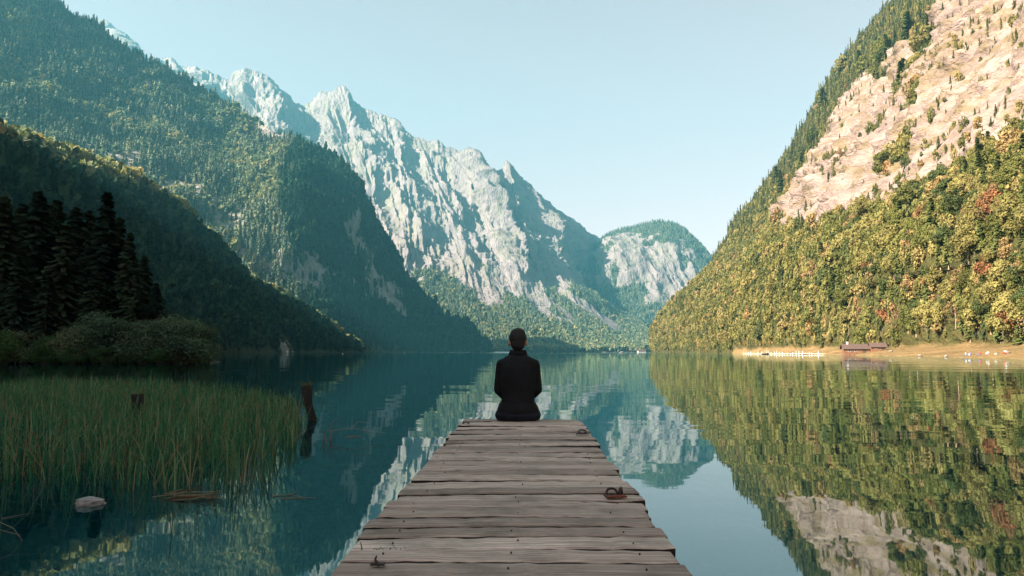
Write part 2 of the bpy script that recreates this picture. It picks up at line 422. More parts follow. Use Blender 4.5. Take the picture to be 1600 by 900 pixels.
arock = np.zeros(len(V)); apx, apy = proj(V)
for pg in ([(285, 405), (300, 400), (312, 425), (300, 430)], [(318, 425), (332, 430), (340, 450), (325, 448)], [(340, 450), (356, 452), (360, 466), (348, 464)]):
    arock[poly_mask(apx, apy, pg)] = 0.75
WF = [(434, 521), (437, 527), (440, 534), (443, 541), (445, 546), (447, 551)]
near_wf = np.min([np.hypot(apx - a, (apy - b) * 0.6) for a, b in WF], axis=0)
arock = np.maximum(arock, 0.95 * (near_wf < 5) * (apy > 516)); wf_clear = near_wf
make_terrain("wooded_spur", AG, forest_cool, "dark shaded forest spur running down to the waterfall", "hill", arock)

# ---------------------------------------------------------------- C: rocky range at the head of the lake
tops = [(60, 45, 4600), (110, 30, 4560), (158, 32, 4500), (178, 46, 4470), (205, 70, 4430), (240, 92, 4400), (264, 88, 4370), (282, 106, 4340), (300, 108, 4300), (330, 119, 4260), (360, 126, 4230), (376, 112, 4210), (396, 110, 4200), (418, 122, 4190), (442, 142, 4170), (470, 163, 4150),
        (500, 146, 4100), (520, 141, 4060), (538, 134, 4050), (562, 156, 4030), (590, 169, 4000), (615, 181, 3980), (642, 208, 3950), (662, 209, 3920), (690, 221, 3890), (722, 242, 3860), (736, 235, 3840), (765, 265, 3800), (791, 250, 3740), (815, 276, 3740), (842, 297, 3800), (870, 326, 3900), (902, 353, 4080), (930, 376, 4500), (948, 390, 4800)]
ccols = []
for (a, b, Y) in tops:
    fpx = np.interp(a, [60, 160, 300, 395, 470, 538, 600, 650, 735, 792, 840, 900, 950], [330, 400, 500, 570, 620, 680, 730, 780, 845, 892, 935, 980, 1030])
    t = np.interp(a, [830, 865, 895, 920, 948], [0, 0.08, 0.3, 0.72, 1.0])
    y3 = 3300 + 850 * t; y2 = 2750 + 550 * t; y1 = 2320 + 160 * t
    hh = 549.5 - b
    ccols.append([(fpx + 10, 549.6, 2000), (fpx - 4, 546.5, 2180), (fpx - 20 * 0 - (fpx - a) * 0.10, 549.5 - hh * 0.10, y1),
                  (fpx - (fpx - a) * 0.36, 549.5 - hh * 0.32, y2), (fpx - (fpx - a) * 0.68, 549.5 - hh * 0.63, y3), (a, b, Y)])
CG = lofted(ccols, 820, 430)
N0 = grid_normals(CG); N0 *= -np.sign(N0[..., 1:2] + 1e-9)
V = CG.reshape(-1, 3)
cpx, cpy = proj(V)
up = sstep(40, 400, V[:, 2])
# ribs and gullies run down the fall line, leaning to the lower right
Q = np.stack([V[:, 0] + V[:, 2] * 0.42, V[:, 1] * 0.25, V[:, 2] * 0.28], -1)
vv = np.broadcast_to(np.linspace(0, 1, CG.shape[1])[None, :], CG.shape[:2]).ravel()
near_top = 1 - 0.6 * sstep(0.92, 1.0, vv)
rg = lambda sc, sd_: (1 - np.abs(fbm(Q, sc, 2, sd_, 0.35))) ** 2
Q2 = np.stack([V[:, 0] + V[:, 2] * 0.30, V[:, 1] * 0.12, V[:, 2] * 0.10], -1)
d = rg(420, 41) * 150 + rg(170, 47) * 70 + fbm(Q, 75, 4, 48, 0.6, True) * 26 + fbm(Q2, 42, 3, 49, 0.6, True) * 15 + fbm(V, 40, 3, 42, 0.6, True) * 9 + fbm(V, 600, 2, 43) * 50 - 120
d = d * up * near_top
CG = (V + N0.reshape(-1, 3) * d[:, None] * np.array([1.0, 1.0, 0.6])).reshape(CG.shape)
V = CG.reshape(-1, 3); cpx, cpy = proj(V)
fl = np.interp(cpx, [540, 600, 640, 665, 700, 740, 765, 800, 850, 890, 945, 1000, 1040], [420, 440, 438, 418, 424, 470, 492, 480, 470, 445, 452, 470, 490])
wob = fbm(V, 160, 5, 44, 0.6) * 34
crock = sstep(12, -12, cpy - fl + wob)
scree = sstep(0.25, 0.6, fbm(np.stack([V[:, 0] + V[:, 2] * 0.9, V[:, 1] * 0.3, V[:, 2] * 0.12], -1), 130, 3, 45)) * (cpy > fl - 20) * (cpx > 760) * (cpy < 525)
crock = np.maximum(crock, scree * 0.95)
green = sstep(0.1, 0.55, fbm(Q, 170, 5, 46, 0.6)) * sstep(200, 300, cpy)          # dwarf pine on the lower ledges
crock_final = np.clip(crock - 0.3 * green, 0, 1)
rock_cold = terrain_mat("pale_limestone", (0.025, 0.045, 0.03), (0.07, 0.085, 0.04), (0.12, 0.11, 0.112), (0.215, 0.188, 0.183), 55, grass=(0.15, 0.16, 0.09), rock_dark=(0.16, 0.17, 0.17), streak=(1, 0.6, 0.4), rot=(0, R(20), 0), grass_amt=0.45, bump=1.2)
CGb = add_back(CG, 8, 900, 900)
cm = np.clip(sstep(5.0, 2.0, V[:, 2]), 0, 1)
make_terrain("rocky_mountain", CGb, rock_cold, "long jagged grey limestone range at the head of the lake", "mountain", pad(crock_final, CG, CGb), pad(cm, CG, CGb))

# ---------------------------------------------------------------- D: rounded dome behind the lake head
dt = [(962, 392, 4900), (948, 378, 4500), (940, 376, 4260), (950, 367, 4200), (966, 361, 4180), (1000, 352, 4150), (1030, 348, 4120), (1060, 355, 4120), (1085, 375, 4100), (1112, 404, 4060), (1150, 440, 4000), (1200, 480, 3950)]
dcols = [[(a * 0.82 + 190, 549, 2900), (a * 0.9 + 105, 530 - 0.05 * (549 - b), 3250), (a * 0.97 + 30, 549 - 0.42 * (549 - b), 3520), (a * 0.99 + 9, 549 - 0.80 * (549 - b), 3720), (a, b, Y)] for a, b, Y in dt]
DG = lofted(dcols, 260, 170)
N0 = grid_normals(DG); N0 *= -np.sign(N0[..., 1:2] + 1e-9)
V = DG.reshape(-1, 3)
Q = np.stack([V[:, 0] + V[:, 2] * 0.2, V[:, 1] * 0.3, V[:, 2] * 0.35], -1)
vv = np.broadcast_to(np.linspace(0, 1, DG.shape[1])[None, :], DG.shape[:2]).ravel()
d = (fbm(Q, 190, 5, 51, 0.55, True) * 30 + fbm(V, 60, 3, 52) * 10) * (1 - 0.85 * sstep(0.8, 1, vv)) * sstep(0.02, 0.2, vv)
DG = (V + N0.reshape(-1, 3) * d[:, None]).reshape(DG.shape); V = DG.reshape(-1, 3)
dpx, dpy = proj(V)
capline = np.interp(dpx, [930, 950, 980, 1020, 1050, 1080, 1115], [372, 371, 364, 372, 383, 390, 408])
lowline = np.interp(dpx, [930, 960, 1000, 1040, 1080], [452, 455, 462, 485, 500])
wob = fbm(V, 110, 5, 54, 0.62) * 16
drock = sstep(-5, 5, dpy - capline + wob) * sstep(5, -5, dpy - lowline + wob)
drock = np.clip(drock - 0.8 * sstep(0.45, 0.75, fbm(Q, 90, 5, 55, 0.6)), 0, 1)
DGb = add_back(DG, 8, 900, 500)
make_terrain("dome_mountain", DGb, rock_cold, "rounded pale cliff dome with a wooded cap in the distance", "mountain", pad(drock, DG, DGb))

# ---------------------------------------------------------------- the hill on the near left shore (mostly out of view; raised and lengthened to shade the dock)
hx = np.linspace(0, 1, 60); hy = np.linspace(-260, 340, 130)
HY, HT = np.meshgrid(hy, hx, indexing='ij')
foot = np.interp(HY, [-160, -20, 30, 60, 70, 96, 110, 200, 260, 340], [-16, -14, -26, -48, -50, -56, -74, -155, -190, -205])
toe = sstep(0, 0.12, HT)
HX = foot - HT * 190
hgt = np.interp(HY, [-160, 0, 90, 160, 260, 340], [128, 132, 122, 112, 118, 110])
HZ = -0.8 + 1.1 * toe + (hgt) * sstep(0.10, 0.72, HT) * (1 - 0.25 * sstep(0.75, 1, HT))
HG = np.stack([HX, HY, HZ], -1); V = HG.reshape(-1, 3)
HG = (V + np.array([0, 0, 1.0]) * (fbm(V, 30, 4, 61) * 3 * sstep(0.12, 0.4, HT.ravel()))[:, None]).reshape(HG.shape)
make_terrain("shore_hill", HG, forest_cool, "wooded hill on the near left shore", "hill", np.zeros(len(V)))

# low headland that carries the dark spruces
th = np.linspace(0, 2 * math.pi, 61)[:-1]
hv, hf = [], []
rings = [(1.0, -0.9), (0.97, -0.15), (0.93, 0.2), (0.8, 0.45), (0.5, 0.8), (0.0, 1.0)]
for r_, z_ in rings:
    for k, t in enumerate(th):
        w = 1 + 0.10 * math.sin(3 * t + 1) + 0.06 * math.sin(7 * t)
        hv.append((-65 + 30.5 * r_ * w * math.cos(t), 86 + 11 * r_ * w * math.sin(t), z_ + 0.12 * math.sin(5 * t + r_ * 9)))
for a in range(len(rings) - 1):
    for k in range(60): hf.append((a * 60 + k, a * 60 + (k + 1) % 60, (a + 1) * 60 + (k + 1) % 60, (a + 1) * 60 + k))
bank = simple("dark_bank_soil", (0.03, 0.032, 0.018), 0.95, 0.5, 0.6, 0.6)
tag(link("headland_ground", raw_mesh("headland_ground", hv, hf, bank, True)), "low grassy headland under the dark spruces", "ground", kind="structure")

# gravel delta at the lake head
mb = MB(); mbv = []
gx = [P(690, 549.4, 1850), P(735, 548.7, 1800), P(790, 548.9, 1790), P(815, 549.2, 1850), P(790, 549, 2000), P(720, 549, 2000)]
gv = [(x, y, -0.3) for x, y, z in gx] + [(x * 0.97 - 3, y + 10, 1.6) for x, y, z in gx]
mb.add(gv, [(i, (i + 1) % 6, 6 + (i + 1) % 6, 6 + i) for i in range(6)] + [tuple(range(6, 12))])
tag(mb.build("gravel_bank", simple("white_gravel", (0.55, 0.55, 0.53), 0.95, 0.2, 0.1)), "pale gravel bank at the far end of the lake", "gravel bank", kind="structure")

# ---------------------------------------------------------------- lake bed and water
bx = np.concatenate([-np.geomspace(120, 3, 40), np.linspace(-2.8, 2.8, 30), np.geomspace(3, 120, 40)]); by = np.concatenate([np.linspace(-12, 14, 90), np.geomspace(14.5, 160, 40)])
BX, BY = np.meshgrid(bx, by, indexing='ij'); V = np.stack([BX, BY, 0 * BX], -1).reshape(-1, 3)
dep = 0.30 + 0.05 * np.maximum(BX.ravel() + 2.5, 0) ** 1.6 + 0.004 * np.maximum(BY.ravel() - 9, 0) ** 2 + fbm(V, 1.6, 4, 71) * 0.10 + fbm(V, 0.35, 2, 72) * 0.025
V[:, 2] = -np.clip(dep, 0.10, 9)
n = NT("lake_bed_silt_depth_shade"); p = n.pos()
q1 = n.noise(p, 0.9, 6, 0.65); q2 = n.noise(p, 6, 5, 0.6)
c = n.ramp(q1, [(0.32, (0.05, 0.06, 0.045)), (0.5, (0.14, 0.14, 0.08)), (0.66, (0.5, 0.4, 0.15))])
c = n.mix(n.ramp(q2, [(0.45, 0.0), (0.7, 0.7)]), c, (0.05, 0.06, 0.045))
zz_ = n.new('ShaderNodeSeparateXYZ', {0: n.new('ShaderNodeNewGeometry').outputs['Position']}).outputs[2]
c = n.mix(n.new('ShaderNodeMapRange', {0: zz_, 1: -0.55, 2: -1.5, 3: 0.0, 4: 1.0}).outputs[0], c, (0.003, 0.02, 0.024))  # bed painted darker with depth, in place of light absorbed by the water
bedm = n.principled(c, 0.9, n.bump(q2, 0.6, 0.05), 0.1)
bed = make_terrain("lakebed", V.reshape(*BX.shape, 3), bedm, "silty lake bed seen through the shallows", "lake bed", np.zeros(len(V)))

n = NT("lake_water"); g = n.new("ShaderNodeNewGeometry")
pw = n.pos((1, 1, 1))
r1 = n.noise(n.pos((0.55, 1.0, 1)), 0.9, 3, 0.5); r2 = n.noise(n.pos((0.6, 1.1, 1)), 0.16, 3, 0.5)
patch = n.ramp(n.noise(n.pos((0.35, 1, 1)), 0.03, 3, 0.5), [(0.38, 0.35), (0.66, 1.0)])
yy_ = n.new('ShaderNodeSeparateXYZ', {0: g.outputs['Position']}).outputs[1]
patch = n.math('ADD', patch, n.new('ShaderNodeMapRange', {0: yy_, 1: 380.0, 2: 800.0, 3: 0.0, 4: 5.0}).outputs[0])
h = n.math('ADD', n.math('MULTIPLY', r1, 0.009), n.math('MULTIPLY', r2, 0.085))
bmp = n.new("ShaderNodeBump", {'Height': n.math('MULTIPLY', h, patch), 'Strength': 0.55, 'Distance': 1.0}).outputs[0]
fr = n.new("ShaderNodeFresnel", {'IOR': 1.88, 'Normal': bmp}).outputs[0]
fr = n.math('ADD', n.math('MULTIPLY', fr, 0.93), 0.03, True)
body = n.new("ShaderNodeBsdfDiffuse", {0: (0.0, 0.032, 0.042, 1)}).outputs[0]
tr = n.new("ShaderNodeBsdfTransparent", {0: (0.45, 0.62, 0.55, 1)}).outputs[0]
under = n.new("ShaderNodeMixShader", {0: 0.62, 1: tr, 2: body}).outputs[0]
gl = n.new("ShaderNodeBsdfGlossy", {0: (0.83, 0.99, 1.0, 1), 'Roughness': 0.015, 'Normal': bmp}).outputs[0]
water_m = n.out(n.new("ShaderNodeMixShader", {0: fr, 1: under, 2: gl}).outputs[0])
wv = [(-9000, -900, 0), (9000, -900, 0), (9000, 9000, 0), (-9000, 9000, 0)]
tag(link("lake_water", raw_mesh("lake_water", wv, [(0, 1, 2, 3)], water_m)), "calm dark teal mountain lake reflecting the slopes", "lake", kind="structure")
gb = simple("deep_ground", (0.01, 0.02, 0.02), 1.0)
tag(link("ground", raw_mesh("ground", [(x, y, -12) for x, y, z in wv], [(0, 1, 2, 3)], gb)), "deep dark floor of the lake basin", "ground", kind="structure")

# ---------------------------------------------------------------- mountain air
HAZE = 0.0001
n = NT("mountain_haze")
pv = n.new("ShaderNodeVolumePrincipled", {'Color': (0.14, 0.57, 0.75, 1), 'Density': HAZE, 'Anisotropy': 0.2})
hm = n.out(pv.outputs[0], 1)
tag(MB().box(-5000, 5000, -700, 5900, -14, 1800).build("haze", hm), "thin pale blue air over the lake valley", "haze", kind="stuff")

# ================================================================== TREES
def quads_at(C, A, B):
    """quads centred on C with half axes A, B (N,3 each)"""
    V = np.stack([C - A - B, C + A - B, C + A + B, C - A + B], 1).reshape(-1, 3)
    return V, np.arange(len(V)).reshape(-1, 4)

def unit(v): return v / (np.linalg.norm(v, axis=-1, keepdims=True) + 1e-9)

def broad_crown(rng, h, w, lobes, nq, size, base=0.22, upright=1.0):
    """leaf clumps over many lobes of an uneven crown, height h, width w"""
    th = rng.uniform(0, 2 * math.pi, lobes); zz = rng.uniform(0.0, 1.0, lobes)
    rad = np.sqrt(np.clip(1 - (2 * zz - 0.85) ** 2, 0.05, 1)) * rng.uniform(0.35, 0.8, lobes) * w * 0.5
    LC = np.stack([rad * np.cos(th), rad * np.sin(th), h * (base + (0.86 - base) * zz)], 1)
    lr = rng.uniform(0.15, 0.26, lobes) * w
    k = rng.integers(0, lobes, nq)
    dirs = unit(rng.normal(size=(nq, 3)) + np.array([0, 0, 0.25]))
    C = LC[k] + dirs * (lr[k] * rng.uniform(0.65, 1.12, nq))[:, None] * np.array([1, 1, 0.85])
    nrm = unit(dirs + rng.normal(size=(nq, 3)) * 0.55)
    A = unit(np.cross(nrm, rng.normal(size=(nq, 3)))); B = np.cross(nrm, A)
    s = size * rng.uniform(0.6, 1.35, nq)
    V, F = quads_at(C, A * s[:, None], B * (s * rng.uniform(0.5, 0.9, nq))[:, None])
    return V, F, LC

def spruce_crown(rng, h, w, levels, per, cards, size, base=0.06, droop=0.35, power=0.85):
    """whorls of drooping branches carrying needle sprays"""
    Cs, As, Bs = [], [], []
    for l in range(levels):
        t = (l + rng.uniform(-0.3, 0.3)) / levels
        z0 = h * (base + (1 - base) * max(t, 0)); L = w * 0.5 * (1 - t) ** power * rng.uniform(0.75, 1.15) + 0.012 * h
        for b in range(per):
            z = z0 + h * rng.uniform(-0.7, 0.7) / levels; a = rng.uniform(0, 2 * math.pi); Lb = L * rng.uniform(0.65, 1.1)
            d = np.array([math.cos(a), math.sin(a), 0]); side = np.array([-d[1], d[0], 0])
            for c in range(cards):
                f = (c + rng.uniform(0.2, 0.9)) / cards
                p = d * Lb * f + np.array([0, 0, z - droop * Lb * f ** 1.3 + 0.10 * Lb * f])
                ww = size * (0.5 + 0.7 * (1 - abs(f - 0.5))) * rng.uniform(0.7, 1.3)
                tilt = rng.uniform(-0.6, 0.6)
                As.append((d * 0.9 + np.array([0, 0, -droop])) * ww * 0.9)
                Bs.append((side * math.cos(tilt) + np.array([0, 0, math.sin(tilt) - 0.25])) * ww * 0.62); Cs.append(p)
    return quads_at(np.array(Cs), np.array(As), np.array(Bs))

def trunk_mesh(name, h, r, mat, lean=0.0, limbs=None, rng=None, bark_n=7):
    m = MB(); pts = [(lean * h * t * t, 0.03 * h * math.sin(3 * t) * lean, h * t) for t in (0, 0.2, 0.45, 0.7, 0.88)]
    m.tube([(0, 0, -0.8)] + pts, [r * 1.35, r * 1.15, r * 0.85, r * 0.6, r * 0.38, r * 0.12], bark_n)
    for L in (limbs if limbs is not None else []):
        z0 = float(np.clip(L[2] * 0.62, 0.15 * h, 0.75 * h)); s = Vector((lean * h * (z0 / h) ** 2, 0, z0)); e = Vector([float(q) for q in L])
        mid = s.lerp(e, 0.5) + Vector((0, 0, 0.04 * h))
        m.tube([s, mid, e], [r * 0.4, r * 0.25, r * 0.08], 5)
    return raw_mesh(name, m.v, m.f, mat)

bark = simple("tree_bark", (0.10, 0.075, 0.055), 0.95, 0.4, 3, 0.5)
pale_bark = simple("pale_bark", (0.30, 0.2, 0.14), 0.95, 0.35, 3, 0.5)
E_STOPS = [(0.0, (0.055, 0.068, 0.028)), (0.3, (0.10, 0.105, 0.036)), (0.6, (0.145, 0.138, 0.046)), (0.85, (0.19, 0.165, 0.065)), (0.95, (0.225, 0.17, 0.08)), (1.0, (0.22, 0.13, 0.065))]
m_e_broad = leaf_mat("autumn_foliage", [(p, tuple(x * 1.25 for x in c)) for p, c in E_STOPS])
m_e_con = leaf_mat("sunlit_spruce_needles", [(0, (0.035, 0.05, 0.024)), (0.5, (0.08, 0.09, 0.035)), (1, (0.15, 0.14, 0.055))], 0.15)
m_b_con = leaf_mat("cool_spruce_needles", [(0, (0.045, 0.08, 0.06)), (0.5, (0.115, 0.15, 0.105)), (1, (0.2, 0.215, 0.14))], 0.12)
m_b_broad = leaf_mat("green_foliage", [(0, (0.09, 0.135, 0.085)), (0.5, (0.165, 0.195, 0.115)), (0.88, (0.22, 0.225, 0.12)), (1, (0.27, 0.22, 0.11))])
m_a_con = leaf_mat('shade_tinted_spruce_needles', [(0, (0.012, 0.036, 0.026)), (1, (0.03, 0.06, 0.04))], 0.1)  # needles darkened to teal: slope shade put into the leaf colour
m_a_broad = leaf_mat('shade_tinted_foliage', [(0, (0.018, 0.045, 0.028)), (1, (0.04, 0.07, 0.035))], 0.2)  # broadleaf colour darkened likewise for the shaded slopes
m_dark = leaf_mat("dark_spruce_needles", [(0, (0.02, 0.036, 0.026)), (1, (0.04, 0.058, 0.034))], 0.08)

def kinds_collection(name, items):
    c = bpy.data.collections.new(name)
    for i, (V, F, mat, trunk) in enumerate(items):
        V = np.asarray(V); F = np.asarray(F)
        if trunk:
            tv = MB().tube([(0, 0, -0.06), (0, 0, 0.3), (0, 0, 0.75)], [0.022, 0.016, 0.006], 5, caps=False)
            nv = len(V); Vn = np.concatenate([V, np.array(tv.v)]); Fn = np.concatenate([F, np.array(tv.f) + nv])
            me = raw_mesh(name, Vn, Fn, [mat, bark], fmat=[0] * len(F) + [1] * len(tv.f))
        else: me = raw_mesh(name, V, F, mat)
        o = bpy.data.objects.new("%s_%02d" % (name, i), me); c.objects.link(o)
    return c

def forest(name, pts, hts, widths, kind, coll, label, cat, seed):
    """one uncountable wood: tree shapes placed on points by geometry nodes"""
    rng = np.random.default_rng(seed)
    me = bpy.data.meshes.new(name); me.vertices.add(len(pts)); me.vertices.foreach_set("co", np.asarray(pts, np.float32).ravel())
    a = me.attributes.new("size", 'FLOAT_VECTOR', 'POINT'); a.data.foreach_set("vector", np.stack([widths, widths, hts], 1).astype(np.float32).ravel())
    a = me.attributes.new("turn", 'FLOAT_VECTOR', 'POINT'); a.data.foreach_set("vector", np.stack([rng.normal(0, 0.04, len(pts)), rng.normal(0, 0.04, len(pts)), rng.uniform(0, 6.28, len(pts))], 1).astype(np.float32).ravel())
    a = me.attributes.new("pick", 'INT', 'POINT'); a.data.foreach_set("value", np.asarray(kind, np.int32))
    o = link(name, me)
    g = bpy.data.node_groups.new(name, 'GeometryNodeTree')
    g.interface.new_socket("Geometry", in_out='INPUT', socket_type='NodeSocketGeometry'); g.interface.new_socket("Geometry", in_out='OUTPUT', socket_type='NodeSocketGeometry')
    N, L = g.nodes, g.links
    gi = N.new("NodeGroupInput"); go = N.new("NodeGroupOutput")
    ci = N.new("GeometryNodeCollectionInfo"); ci.inputs[0].default_value = coll; ci.inputs['Separate Children'].default_value = True; ci.inputs['Reset Children'].default_value = True
    ip = N.new("GeometryNodeInstanceOnPoints"); ip.inputs['Pick Instance'].default_value = True
    def na(nm, t):
        q = N.new("GeometryNodeInputNamedAttribute"); q.data_type = t; q.inputs[0].default_value = nm
        return [s for s in q.outputs if s.name == 'Attribute' and s.enabled][0]
    L.new(gi.outputs[0], ip.inputs['Points']); L.new(ci.outputs[0], ip.inputs['Instance'])
    L.new(na("pick", 'INT'), ip.inputs['Instance Index'])
    L.new(na("size", 'FLOAT_VECTOR'), ip.inputs['Scale'])
    er = N.new("FunctionNodeEulerToRotation"); L.new(na("turn", 'FLOAT_VECTOR'), er.inputs[0]); L.new(er.outputs[0], ip.inputs['Rotation'])
    L.new(ip.outputs[0], go.inputs[0])
    md = o.modifiers.new("wood", 'NODES'); md.node_group = g
    return tag(o, label, cat, kind="stuff")

rng = np.random.default_rng(7)
def B(nq, size, lobes=9, w=1.0): return broad_crown(rng, 1.0, w, lobes, nq, size)[:2]
def C_(lv, per, cards, size, w=1.0, **k): return spruce_crown(rng, 1.0, w, lv, per, cards, size, **k)
# tree shapes are 1 unit tall and 1 unit wide
kE = kinds_collection("mixed_tree", [(*B(420, 0.058, 12), m_e_broad, True), (*B(420, 0.055, 17), m_e_broad, True), (*B(380, 0.06, 9), m_e_broad, True), (*B(300, 0.055, 15), m_e_broad, True),
                                    (*C_(15, 6, 4, 0.075), m_e_con, True), (*C_(17, 6, 4, 0.07), m_e_con, True)])
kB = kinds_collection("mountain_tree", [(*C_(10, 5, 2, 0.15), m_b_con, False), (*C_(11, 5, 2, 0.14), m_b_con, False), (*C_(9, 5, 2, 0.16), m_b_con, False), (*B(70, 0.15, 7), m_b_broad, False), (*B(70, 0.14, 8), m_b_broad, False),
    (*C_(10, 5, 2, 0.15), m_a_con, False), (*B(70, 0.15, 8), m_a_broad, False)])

def pick_kinds(n, p_con, con, broad, rng):
    isc = rng.random(n) < p_con
    return np.where(isc, rng.choice(con, n), rng.choice(broad, n)), isc

# right slope -------------------------------------------------------
eprob = np.clip(1 - 1.15 * erock, 0, 1) ** 1.3 * (1 - emead)
eprob = eprob + erock * (0.5 * eledge * sstep(0.05, 0.35, fbm(EG.reshape(-1, 3), (50, 50, 22), 4, 78)) + 0.35 * sstep(0.35, 0.55, fbm(np.stack([EG[..., 0].ravel(), EG[..., 1].ravel(), st], -1), (60, 70, 16), 4, 77)) + 0.004)
eprob[EG.reshape(-1, 3)[:, 2] < 0.6] = 0
eprob = eprob.reshape(EG.shape[:2]); eprob[EG[..., 1] < 60] *= 0.3
NE = 56000
ep, ei, ej = scatter(EG, eprob, NE, 11)
r2 = np.random.default_rng(12)
rk = erock.reshape(EG.shape[:2])[ei, ej] > 0.4
hE = np.clip(r2.normal(8.6, 2.4, NE), 3.5, 16) * np.where(rk, r2.uniform(0.2, 0.7, NE), 1.0) * np.interp(ep[:, 1], [100, 350, 900], [0.72, 0.9, 1.1])
pc = np.clip(0.24 + 0.55 * sstep(100, 280, ep[:, 2]) + 0.3 * rk, 0, 0.9)
kindE, conE = np.zeros(NE, int), r2.random(NE) < pc
kindE = np.where(conE, r2.choice([4, 5], NE), r2.choice([0, 1, 2, 3], NE))
wE = hE * np.where(conE, r2.uniform(0.34, 0.48, NE), r2.uniform(0.42, 0.82, NE))
tall = conE & (ep[:, 2] > 110) & ~rk; hE = np.where(tall, hE * r2.uniform(1.15, 1.9, NE), hE)
ep[:, 2] -= 0.05 * hE
order = np.argsort(np.where((proj(ep)[0] < 1640) & (proj(ep)[1] > 60), ep[:, 1] / hE, 1e9))
single = order[:300]; rest = order[300:]
forest("autumn_forest", ep[rest], hE[rest], wE[rest], kindE[rest], kE, "dense sunlit wood of olive, ochre and rust trees covering the steep slope", "forest", 3)

# left mountain -------------------------------------------------------
bprob = np.clip(1 - 1.25 * brock, 0.06, 1).reshape(BG.shape[:2]) * (0.22 + 0.78 * sstep(-0.35, 0.15, fbm(BG.reshape(-1, 3), 140, 4, 81)).reshape(BG.shape[:2]))
bprob[BG[..., 2] < 1] = 0; bprob[BG.shape[0] * 9 // 10:, :] = 0
NB = 48000
bp_, bi, bj = scatter(BG, bprob, NB, 21)
hB = np.clip(r2.normal(13.5, 4.2, NB), 5, 26) * (1 + 0.25 * fbm(bp_, 45, 2, 83)); broadp = sstep(-0.1, 0.4, fbm(bp_, 120, 3, 82)) * 0.55
isb = r2.random(NB) < broadp
hB = np.where(isb, hB * 0.75, hB)
forest("mountain_forest", bp_, hB, hB * np.where(isb, 0.8, r2.uniform(0.34, 0.46, NB)), np.where(bi > 0.655 * BG.shape[0], np.where(r2.random(NB) < 0.8, 5, 6), np.where(isb, r2.choice([3, 4], NB), r2.choice([0, 1, 2], NB))), kB, "cool green spruce forest covering the tall mountain", "forest", 4)  # cliff face takes the darkened trees, deepening its shade by leaf colour

# spur ------------------------------------------------------------------
aprob = np.clip(1 - 1.2 * arock, 0, 1).reshape(AG.shape[:2]); aprob[AG[..., 2] < 1] = 0
NA = 9000
aprob[(wf_clear < 10).reshape(AG.shape[:2])] = 0
ap, ai, aj = scatter(AG, aprob, NA, 31)
hA = r2.uniform(9, 17, NA); isb = r2.random(NA) < 0.55
forest("spur_forest", ap, hA, hA * np.where(isb, 0.8, 0.42), np.where(aj > 46, np.where(r2.random(NA) < 0.75, r2.choice([3, 4], NA), r2.choice([0, 1], NA)), np.where(isb, 6, 5)), kB, "shaded mixed wood on the dark spur with sunlit tree tops along its crest", "forest", 5)  # lighter leaves on the crest, darkened ones below: sun and shade set by colour

# far range and dome -------------------------------------------------------------------
c4 = np.clip(1 - 1.9 * crock, 0.004, 1).reshape(CG.shape[:2]) * sstep(1500, 700, CG[..., 2]) + 0.0
NC = 22000
cp, ci_, cj = scatter(CG, c4, NC, 41, 60)
hC = r2.uniform(11, 20, NC) * np.interp(cp[:, 2], [0, 300, 700], [1, 1, 0.7]); isb = r2.random(NC) < np.interp(cp[:, 2], [0, 12, 80, 300], [0.7, 0.4, 0.12, 0.05])
forest("valley_forest", cp, hC, hC * np.where(isb, 0.95, 0.5), np.where(isb, r2.choice([3, 4], NC), r2.choice([0, 1, 2], NC)), kB, "far spruce forest along the foot of the limestone range", "forest", 6)
d4 = np.clip(1 - 1.6 * drock, 0.01, 1).reshape(DG.shape[:2])
ND = 9000
dp, di, dj = scatter(DG, d4, ND, 51, 0)
hD = r2.uniform(11, 19, ND)
forest("dome_forest", dp, hD, hD * 0.5, r2.choice([0, 1, 2], ND), kB, "far woodland capping the rounded rock dome", "forest", 7)

# hill on the near left shore
hp_, hi_, hj_ = scatter(HG, sstep(0.5, 3, HG[..., 2]) * (HT < 0.97), 3200, 61, 6000)
hH = r2.uniform(10, 17, 3200)
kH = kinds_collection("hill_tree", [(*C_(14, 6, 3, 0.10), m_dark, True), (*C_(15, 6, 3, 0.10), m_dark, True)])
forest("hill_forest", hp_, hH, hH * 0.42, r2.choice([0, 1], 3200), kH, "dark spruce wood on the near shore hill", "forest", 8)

# waterfall: a white veil that runs down the spur into the lake
A2 = AG.reshape(-1, 3); qx, qy = proj(A2); path = []
for a, b in WF:
    k = int(((qx - a) ** 2 + (qy - b) ** 2 + np.where(A2[:, 2] < -0.5, 1e5, 0)).argmin()); path.append(Vector(A2[k]) + Vector((1.5, -1.5, 1.0)))
n = NT("falling_water"); cw = n.noise(n.pos((1.2, 1.2, 0.12)), 1.0, 5, 0.7)
m_fall = n.principled(n.ramp(cw, [(0.35, (0.45, 0.5, 0.5)), (0.6, (0.8, 0.83, 0.83))]), 0.5, n.bump(cw, 0.5, 0.3))
mw = MB(); mw.tube(path, [0.2, 0.32, 0.3, 0.4, 0.6, 1.2], 8)
mw.tube([path[2] + Vector((3, 0, 1)), path[3] + Vector((4.5, -1, 0.5)), path[4] + Vector((5.2, -1, 0.3)), path[5] + Vector((5.5, -1, 0))], [0.1, 0.15, 0.16, 0.4], 6)
tag(mw.build("waterfall", m_fall, None, True), "thin white waterfall dropping down the dark spur into the lake", "waterfall")

